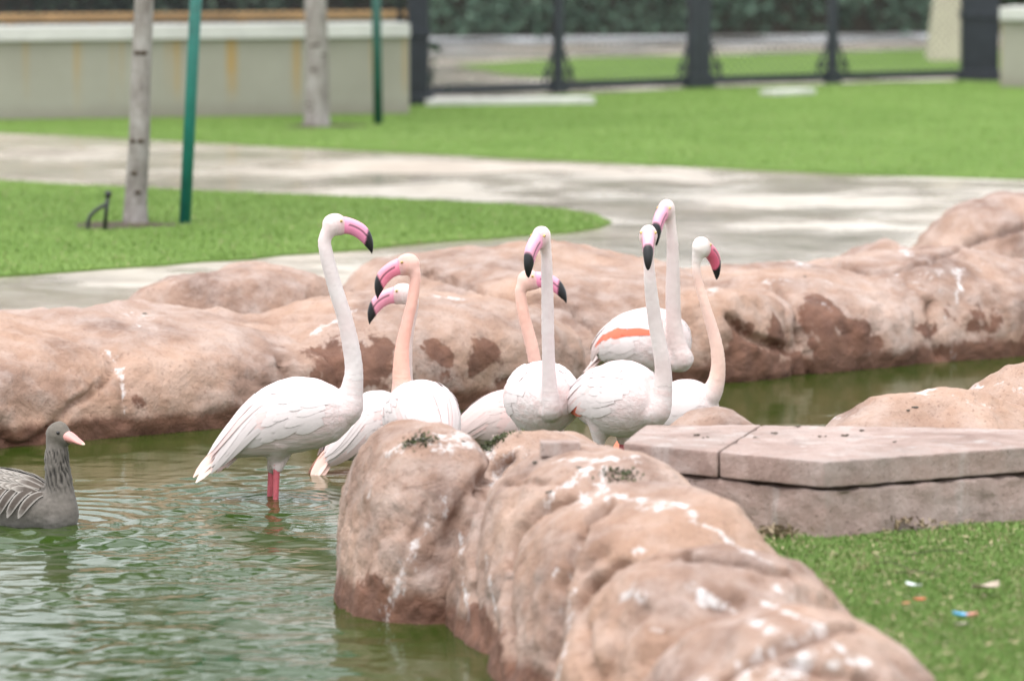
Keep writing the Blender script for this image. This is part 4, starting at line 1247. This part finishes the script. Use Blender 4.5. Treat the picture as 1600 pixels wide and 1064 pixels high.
def hedge(label, A, Bp, h, thick, n, seed, ca=(.050, .100, .065), cb=(.130, .210, .145)):
    rng = np.random.default_rng(seed)
    A, Bp = np.asarray(A, float), np.asarray(Bp, float)
    d = unit(Bp - A); nn = np.array((-d[1], d[0], 0)); L = np.linalg.norm(Bp - A)
    root = empty('hedge', (A + Bp) / 2, label, 'hedge')
    # woody core
    core = MB(); R = np.stack([d, nn, (0, 0, 1)], 1)
    core.box((0, 0, h * .46), (L / 2 - .1, thick * .30, h * .44), R)
    link('branches', bevel_mesh(core.mesh('branches', False), .1), M['soil'], root)
    u, z = rng.random(n) * L - L / 2, rng.random(n) ** .9 * h
    w_ = rng.normal(0, .16, n) * thick + np.where(rng.random(n) < .8, -1, 1) * thick * .42
    bulge = .22 * vnoise(np.stack([u * .9, z * 1.3, np.zeros(n)], 1), seed) + .1 * vnoise(np.stack([u * 2.7, z * 2.7, np.zeros(n)], 1), seed + 2)
    w_ = w_ - bulge
    keep = vnoise(np.stack([u * 2.1, z * 2.1, w_ * 2], 1), seed + 5) > -.55
    cc = d * u[:, None] + nn * w_[:, None] + np.array((0, 0, 1.0)) * (z + .12)[:, None]
    leaf_cloud('foliage', cc[keep], .075, ca, cb, root, M['leaf'], rng)
hedge('tall clipped dark green hedge beyond the gate', atZ(440, 68, GZ), atZ(1800, 58, GZ), 3.2, 1.4, 28000, 1)
hedge('dark hedge growing behind the rusty-topped wall', wl + np.array((-.5, 3.2, 0)), wr_ + np.array((-.02, 3.2, 0)), 3.0, 1.3, 16000, 2, (.025, .050, .030), (.08, .12, .075))

def tree_belt():
    """tall trees closing the view behind the hedge; the pond mirrors them"""
    rng = np.random.default_rng(77); n = 12000
    x = rng.uniform(-17, 17, n); top = 6.6 + 2.2 * vnoise(np.stack([x * .45, x * 0, x * 0], 1), 9)
    z = 1.0 + (top - 1.0) * rng.random(n) ** .85
    y = 60.0 + rng.normal(0, 1.0, n)
    keep = vnoise(np.stack([x * .55, z * .55, y * .2], 1), 12) > -.62
    o = leaf_cloud('tree_belt', np.stack([x, y, z], 1)[keep], .34, (.018, .040, .014), (.055, .095, .034), None, M['leaf'], rng)
    tag(o, 'dark belt of tall trees behind the clipped hedge, mirrored in the pond', 'trees', kind='stuff')
tree_belt()
def tree(label, base_px, axis_px, Y, r0, crown_z, crown_r, n, seed):
    rng = np.random.default_rng(seed); rr = random.Random(seed)
    base = atZ(*base_px, GZ); Yb = base[1]
    root = empty('street_tree', base, label, 'tree')
    pts = [np.array((0, 0, -.03))] + [atY(a, b_, Yb) - base for a, b_ in axis_px]
    top = pts[-1] + (pts[-1] - pts[-2]) / max(.2, (pts[-1] - pts[-2])[2]) * (crown_z - pts[-1][2])
    P = catmull(np.array(pts + [top]), 26)
    P = P + np.stack([vnoise(P * 2.2 + seed, seed) * .02, vnoise(P * 2.2 + 9, seed) * .02, np.zeros(len(P))], 1)
    rad = r0 * np.interp(P[:, 2], [0, .12, .5, crown_z], [1.22, 1.05, .96, .62])
    mb = MB(); mb.tube(P, rad, 16)
    tr = mb.build('trunk', M['bark'], root)
    for k in range(7):         # branch scars
        i = rr.randrange(3, 20); a = rr.uniform(-2.6, -.5)
        p = P[i] + np.array((math.cos(a), math.sin(a), 0)) * rad[i] * .96
        V, F = ellipsoid(p, (np.array((math.cos(a), math.sin(a), 0)) * .008, np.array((-math.sin(a), math.cos(a), 0)) * .022, np.array((0, 0, .014))), 10, 6)
        link('knot', mesh_from('knot', V, F), M['soil'], tr)
    cen = P[-1]; allc = []
    lim = MB()
    for k in range(9):
        a = k * 2.4 + rr.uniform(-.3, .3); el = rr.uniform(.3, 1.1)
        e = cen + np.array((math.cos(a) * math.cos(el), math.sin(a) * math.cos(el), math.sin(el))) * crown_r * rr.uniform(.7, 1.0)
        mid = lerp(cen, e, .5) + np.array((0, 0, .15))
        lim.tube(catmull([cen - np.array((0, 0, .2)), mid, e], 8), np.linspace(r0 * .42, r0 * .08, 8), 7)
        m_ = n // 9
        q = rng.normal(size=(m_, 3)); q = unit_rows(q) * (rng.random(m_) ** .45)[:, None] * np.array((.55, .55, .42)) * crown_r
        allc.append(lerp(mid, e, .8) + q)
    lim.build('limbs', M['bark'], root)
    leaf_cloud('crown', np.vstack(allc), .055, (.020, .055, .014), (.085, .150, .035), root, M['leaf'], rng)
tree('pale knotty tree trunk on the lawn by the leaning bright green stake', (208, 353), [(209, 300), (213, 220), (218, 120), (224, 0)], 0, .062, 3.4, 1.7, 5200, 3)
tree('pale tree trunk standing before the low wall by the upright dark green stake', (492, 200), [(492, 150), (492, 80), (491, 0)], 0, .092, 3.6, 1.9, 5200, 4)

def stake(label, base_px, top_px, r, mat):
    base = atZ(*base_px, GZ); t = atY(top_px[0], top_px[1], base[1]) - base
    t = t * 1.35
    mb = MB(); mb.tube([(0, 0, -.04), t * .5, t], [r, r, r], 14)
    o = mb.build('tree_stake', mat); o.location = tuple(base)
    bv = MB()
    cp = MB(); cp.add(*ellipsoid(t, (t / np.linalg.norm(t) * .02, np.array((r, 0, 0)), np.array((0, r, 0))), 14, 8)); cp.build('cap', mat, o)
    tie = MB(); tie.tube([t * .93 + np.array((-.16, .02, 0)), t * .93 + np.array((0, -.04, 0)), t * .93 + np.array((.035, 0, 0)), t * .93 + np.array((0, .04, 0)), t * .93 + np.array((-.16, .06, 0))], .008, 6); tie.build('tie', M['pipe'], o)
    tag(o, label, 'stake')
stake('bright green painted stake leaning beside the nearer tree trunk', (288, 353), (306, 0), .034, M['stake'])
stake('upright dark green stake in front of the low beige wall', (591, 196), (588, 0), .037, M['stake_dark'])
# soil rings round the trees
def pit(name, px, py, rx, ry, seed):
    c = atZ(px, py, GZ + .013); rng = np.random.default_rng(seed); n = 40
    V = [(0, 0, .012)]; F = []
    for ring, k in ((.5, 1), (1.0, 2)):
        for i in range(n):
            a = 2 * math.pi * i / n
            q = ring * (1 + .18 * math.sin(3 * a + seed) + rng.normal(0, .05))
            V.append((rx * q * math.cos(a), ry * q * math.sin(a), .014 * rng.random() if k == 1 else 0))
    for i in range(n):
        F.append((0, 1 + i, 1 + (i + 1) % n)); F.append((1 + i, 1 + n + i, 1 + n + (i + 1) % n, 1 + (i + 1) % n))
    tag(link(name, mesh_from(name, V, F), M['soil'], None, c), kind='structure')
pit('soil_ring', 190, 352, .30, .24, 1); pit('soil_ring', 505, 197, .30, .24, 2)
# black irrigation riser: upright pipe and a bent branch
c = atZ(163, 355, GZ + .03)
r_ = empty('irrigation_riser', c, 'black plastic irrigation pipe with a bent side arm beside the nearer trunk', 'pipe')
S_ = FPX / c[1]
b = MB(); b.tube([(0, 0, -.03), (.012, 0, .09), (.022, 0, .185)], [.013, .012, .012], 10); b.build('riser', M['pipe'], r_)
b = MB(); b.tube([(.0225, 0, .165), (.024, 0, .20)], [.018, .018], 10); b.build('nozzle', M['pipe'], r_)
b = MB(); b.tube(catmull([(-.092, -.01, -.03), (-.085, -.01, .04), (-.055, -.005, .085), (.012, 0, .128)], 12), .011, 8); b.build('side_arm', M['pipe'], r_)

# ------------------------------------------------------------------ near turf: blades one by one
def turf():
    rng = np.random.default_rng(21)
    n = 260000
    x = rng.uniform(.40, 2.9, n); y = rng.uniform(10.2, 14.75, n)
    A_, B_ = atZ(1288, 838, GZ), atZ(1720, 790, GZ)      # platform front
    L_ = atZ(1090, 812, GZ)
    yl = np.where(x < A_[0], np.interp(x, [L_[0], A_[0]], [L_[1], A_[1]]), np.interp(x, [A_[0], B_[0]], [A_[1], B_[1]]))
    rx = np.interp(y, [10.2, 11.4, 12.4, 13.2, 14.2], [.95, .80, .66, .52, .40])
    vis = (np.abs(x) < (y * .1125 + .9)) & (y < yl + .03) & (x > rx)
    x, y = x[vis], y[vis]; n = len(x)
    P = np.stack([x, y, np.full(n, GZ - .014)], 1)
    cl = fbm(P * np.array((5, 5, 0)), 3, 4)
    h = (.010 + .007 * rng.random(n)) * (1 + .35 * cl); az = rng.uniform(0, 6.283, n); ln = rng.normal(.5, .3, n) * h
    wd = rng.uniform(.0009, .0018, n)
    dx, dy = np.cos(az), np.sin(az)
    sx, sy = -dy * wd, dx * wd
    o = np.zeros(n)
    v = np.stack([P + np.stack([-sx, -sy, o], 1), P + np.stack([sx, sy, o], 1),
                  P + np.stack([dx * ln * .35 + sx * .8, dy * ln * .35 + sy * .8, h * .6], 1), P + np.stack([dx * ln * .35 - sx * .8, dy * ln * .35 - sy * .8, h * .6], 1),
                  P + np.stack([dx * ln, dy * ln, h], 1)], 1)
    i = np.arange(n)[:, None] * 5
    f4 = (i + np.array((0, 1, 2, 3))); f3 = (i + np.array((3, 2, 4)))
    f = np.vstack([np.hstack([f4[:, [0, 1, 2]]]), f4[:, [0, 2, 3]], f3])
    me = mesh_np('turf_grass', v.reshape(-1, 3), f, False)
    k = np.clip(.5 + .35 * cl + rng.normal(0, .22, n), 0, 1)[:, None]
    c = np.array((.105, .190, .038)) * (1 - k) + np.array((.195, .300, .080)) * k
    dead = rng.random(n) < (.09 + .10 * np.clip(fbm(P * np.array((9, 9, 0)) + 40, 2, 8), 0, 1))
    c[dead] = np.array((.36, .29, .16)) * rng.uniform(.6, 1.15, dead.sum())[:, None]
    setcol(me, np.repeat(c, 5, axis=0))
    tag(link('turf_grass', me, M['grass']), 'short green turf beside the near rocks', 'grass', kind='stuff')
    # dry clippings lying on top
    m = 3000
    j = rng.integers(0, n, m); Q = P[j] + np.stack([np.zeros(m), np.zeros(m), .018 + .012 * rng.random(m)], 1)
    a = rng.uniform(0, 6.283, m); l = rng.uniform(.006, .02, m); wq = rng.uniform(.0012, .003, m)
    t = np.stack([np.cos(a), np.sin(a), rng.normal(0, .25, m)], 1); sd = np.stack([-np.sin(a), np.cos(a), rng.normal(0, .3, m)], 1)
    v = np.stack([Q - t * l[:, None], Q - sd * wq[:, None], Q + t * l[:, None], Q + sd * wq[:, None]], 1).reshape(-1, 3)
    me = mesh_np('dry_clippings', v, np.arange(4 * m).reshape(m, 4), False)
    c = np.array((.42, .33, .20)) * rng.uniform(.45, 1.2, m)[:, None]
    setcol(me, np.repeat(c, 4, axis=0))
    tag(link('dry_clippings', me, M['litter']), 'dry brown clippings scattered over the near turf', 'clippings', kind='stuff')
turf()
def far_grass():
    rng = np.random.default_rng(33)
    def inside(x, y, poly):
        c = np.zeros(len(x), bool); j = len(poly) - 1
        for i in range(len(poly)):
            xi, yi, xj, yj = poly[i][0], poly[i][1], poly[j][0], poly[j][1]
            c ^= ((yi > y) != (yj > y)) & (x < (xj - xi) * (y - yi) / (yj - yi + 1e-12) + xi); j = i
        return c
    vs, cs = [], []
    for poly, n, y0, y1 in ((gpts(isl), 120000, 22.5, 31), (gpts(upl), 120000, 29, 45)):
        y = rng.uniform(y0, y1, n); x = rng.uniform(-1, 1, n) * (y * .113 + 1.2)
        k = inside(x, y, poly); x, y = x[k], y[k]; n = len(x)
        P = np.stack([x, y, np.full(n, GZ + .010)], 1)
        az = rng.uniform(0, 6.283, n); h = rng.uniform(.008, .022, n); w_ = rng.uniform(.003, .006, n)
        d = np.stack([np.cos(az), np.sin(az), np.zeros(n)], 1); s_ = np.stack([-np.sin(az), np.cos(az), np.zeros(n)], 1)
        vs.append(np.stack([P - s_ * w_[:, None], P + s_ * w_[:, None], P + d * (h * rng.normal(.4, .3, n))[:, None] + np.array((0, 0, 1.0)) * h[:, None]], 1).reshape(-1, 3))
        cl = np.clip(.5 + .45 * fbm(P * np.array((1.3, 1.3, 0)), 3, 14) + rng.normal(0, .2, n), 0, 1)[:, None]
        c = np.array((.140, .240, .045)) * (1 - cl) + np.array((.240, .350, .092)) * cl
        dead = rng.random(n) < .04; c[dead] = (.34, .30, .16)
        cs.append(np.repeat(c, 3, axis=0))
    v = np.vstack(vs); me = mesh_np('lawn_grass', v, np.arange(len(v)).reshape(-1, 3), False)
    setcol(me, np.vstack(cs))
    tag(link('lawn_grass', me, M['grass']), 'mown grass of the lawns behind the pond', 'grass', kind='stuff')
far_grass()

# ------------------------------------------------------------------ small things on the turf, the slab and the rocks
def curl_leaf(name, px, py, L, W, az, col, label, cat, z=GZ + .016, curl=.35, tip=None, twist=0.0):
    c = atZ(px, py, z); V, F, Cc = [], [], []
    L *= 1.3; W *= 1.3; n = 9; m = 5; d = np.array((math.cos(az), math.sin(az), 0)); s = np.array((-d[1], d[0], 0))
    for i in range(n):
        t = i / (n - 1) * 2 - 1
        wv = W * math.sqrt(max(.02, 1 - t * t)) * (1 + .15 * math.sin(i * 2.3))
        for k in range(m):
            q = k / (m - 1) * 2 - 1
            V.append(d * t * L + s * q * wv + np.array((0, 0, curl * (W * q * q + L * .35 * t * t) + twist * t * q * W)))
            Cc.append(lerp(np.array(col), np.array(tip), sstep(-.1, .3, t)) if tip else np.array(col) * (1 - .2 * (abs(q) < .2)))
    for i in range(n - 1):
        for k in range(m - 1): F.append((i * m + k, i * m + k + 1, i * m + m + k + 1, i * m + m + k))
    me = mesh_from(name, V, F); setcol(me, np.array(Cc))
    o = link(name, me, M['litter'], None, c)
    tag(o, label, cat); return o
curl_leaf('dry_leaf', 1540, 919, .036, .017, .5, (.46, .38, .30), 'curled pale brown dry leaf lying on the turf', 'leaf', twist=.3)
curl_leaf('fallen_feather', 1427, 916, .024, .009, 2.2, (.72, .76, .76), 'small white feather lying on the turf', 'feather', curl=.5)
curl_leaf('orange_petal', 1437, 937, .013, .008, .1, (.80, .22, .12), 'bright orange petal on the turf below the white feather', 'petal')
curl_leaf('orange_petal', 1415, 943, .011, .007, .6, (.62, .26, .16), 'dull orange petal lying flat beside the brighter one', 'petal')
curl_leaf('crumpled_wrapper', 1508, 964, .026, .012, -.15, (.16, .50, .78), 'small crumpled wrapper, blue at one end and pink at the other', 'wrapper', tip=(.80, .36, .30), curl=.6)
curl_leaf('brown_pod', 1502, 977, .014, .008, .2, (.38, .34, .27), 'brown seed pod under the crumpled wrapper', 'pod', curl=.6)
for k, (a, b_, e, g_) in enumerate(((1415, 868, 1515, 862), (1365, 880, 1420, 888), (1398, 895, 1470, 900))):
    p, q = atZ(a, b_, GZ + .018), atZ(e, g_, GZ + .02)
    mb = MB(); mid = (p + q) / 2 + np.array((0, .03, .006)); cc_ = (p + q) / 2
    mb.tube(catmull([p - cc_, mid - cc_, q - cc_], 9), .0016, 5)
    o = mb.build('twig', M['soil']); o.location = tuple(cc_)
    tag(o, ('longest thin dark twig arched on the turf below the platform', 'short thin twig on the turf near the platform foot', 'thin brown twig on the turf above the white feather')[k], 'twig')
# dead plant scraps caught at the platform foot
def scraps(px, py, n, spread, label, seed, name='dead_plant_scraps'):
    rng = np.random.default_rng(seed); c = atZ(px, py, GZ)
    Q = np.stack([rng.normal(0, spread, n), rng.normal(-.015, .012, n), rng.uniform(.0, .03, n)], 1)
    o = leaf_cloud(name, Q, .014, (.13, .09, .05), (.40, .31, .20), None, M['litter'], rng)
    o.location = tuple(c); tag(o, label, 'plant scraps', kind='stuff')
scraps(1208, 836, 90, .035, 'clump of dead brown plant scraps between the ridge and the platform', 3)
scraps(1410, 824, 60, .06, 'thin line of brown plant scraps along the platform foot', 4)

def crumbs(name, spots, label, col, seed, r=.008):
    rng = np.random.default_rng(seed); mb = MB(); cs = []
    for (x, y, z) in spots:
        for k in range(3):
            q = np.array((x, y, z)) + rng.normal(0, .006, 3) * np.array((1.4, 1, .1))
            e = r * rng.uniform(.4, 1.0)
            mb.add(*ellipsoid(q, (np.array((e * 1.4, 0, 0)), np.array((0, e, 0)), np.array((0, 0, e * .6))), 7, 5))
    me = mb.mesh(name); setcol(me, np.tile(col, (len(me.vertices), 1)))
    tag(link(name, me, M['litter']), label, 'crumbs', kind='stuff')
crumbs('dirt_crumbs', [tuple(atZ(a, b_, ZT + .003)) for a, b_ in ((1102, 683), (1184, 684), (1246, 666), (1285, 681), (1318, 680), (1343, 672), (1090, 679), (1212, 676), (1400, 690))], 'dark crumbs of dirt on the slab top', (.09, .07, .05), 5, .0055)
sp = [hit(a, b_) for a, b_ in ((1424, 641), (1480, 594), (1412, 612), (1428, 636), (862, 768), (725, 690), (840, 722), (900, 730), (1120, 405), (1258, 432), (1075, 422), (225, 490))]
crumbs('rock_crumbs', [tuple(q) for q in sp if q is not None], 'dark crumbs lying on the rocks', (.085, .075, .06), 6, .008)
# moss clumps
for k, (px, py, n, spr, lb) in enumerate(((652, 690, 130, .022, 'small dark green moss clump on the crown of the end boulder'), (768, 694, 300, .026, 'larger moss clump in the crease behind the end boulder'), (970, 742, 120, .024, 'flat olive moss patch on the dropping-splashed ridge'))):
    q = hit(px, py)
    if q is None: continue
    rng = np.random.default_rng(60 + k)
    Q = rng.normal(0, 1, (n, 3)) * np.array((spr * 1.3, spr * .8, .006)) + np.array((0, 0, .006))
    for i in range(n):     # settle on the rock
        hh = BV.ray_cast(Vector((q[0] + Q[i, 0], q[1] + Q[i, 1], q[2] + .3)), Vector((0, 0, -1)))
        if hh[0] is not None: Q[i, 2] = min(max(hh[0][2] - q[2], -.12), .08) + abs(Q[i, 2]) * .8
    o = leaf_cloud('moss_clump', Q, .0085, (.035, .042, .018), (.13, .145, .065), None, M['leaf'], rng)
    o.location = tuple(q); tag(o, lb, 'moss', kind='stuff')
# loose block lying on the rock
q = hit(875, 706); q = q if q is not None else atY(875, 706, 14.8)
b = MB(); b.box((0, 0, .012), (.060, .035, .021))
me = bevel_mesh(b.mesh('loose_block', False), .004)
o = link('loose_block', me, M['concrete'], None, q); tag(o, 'small pink concrete block lying on the low rounded rock', 'block')
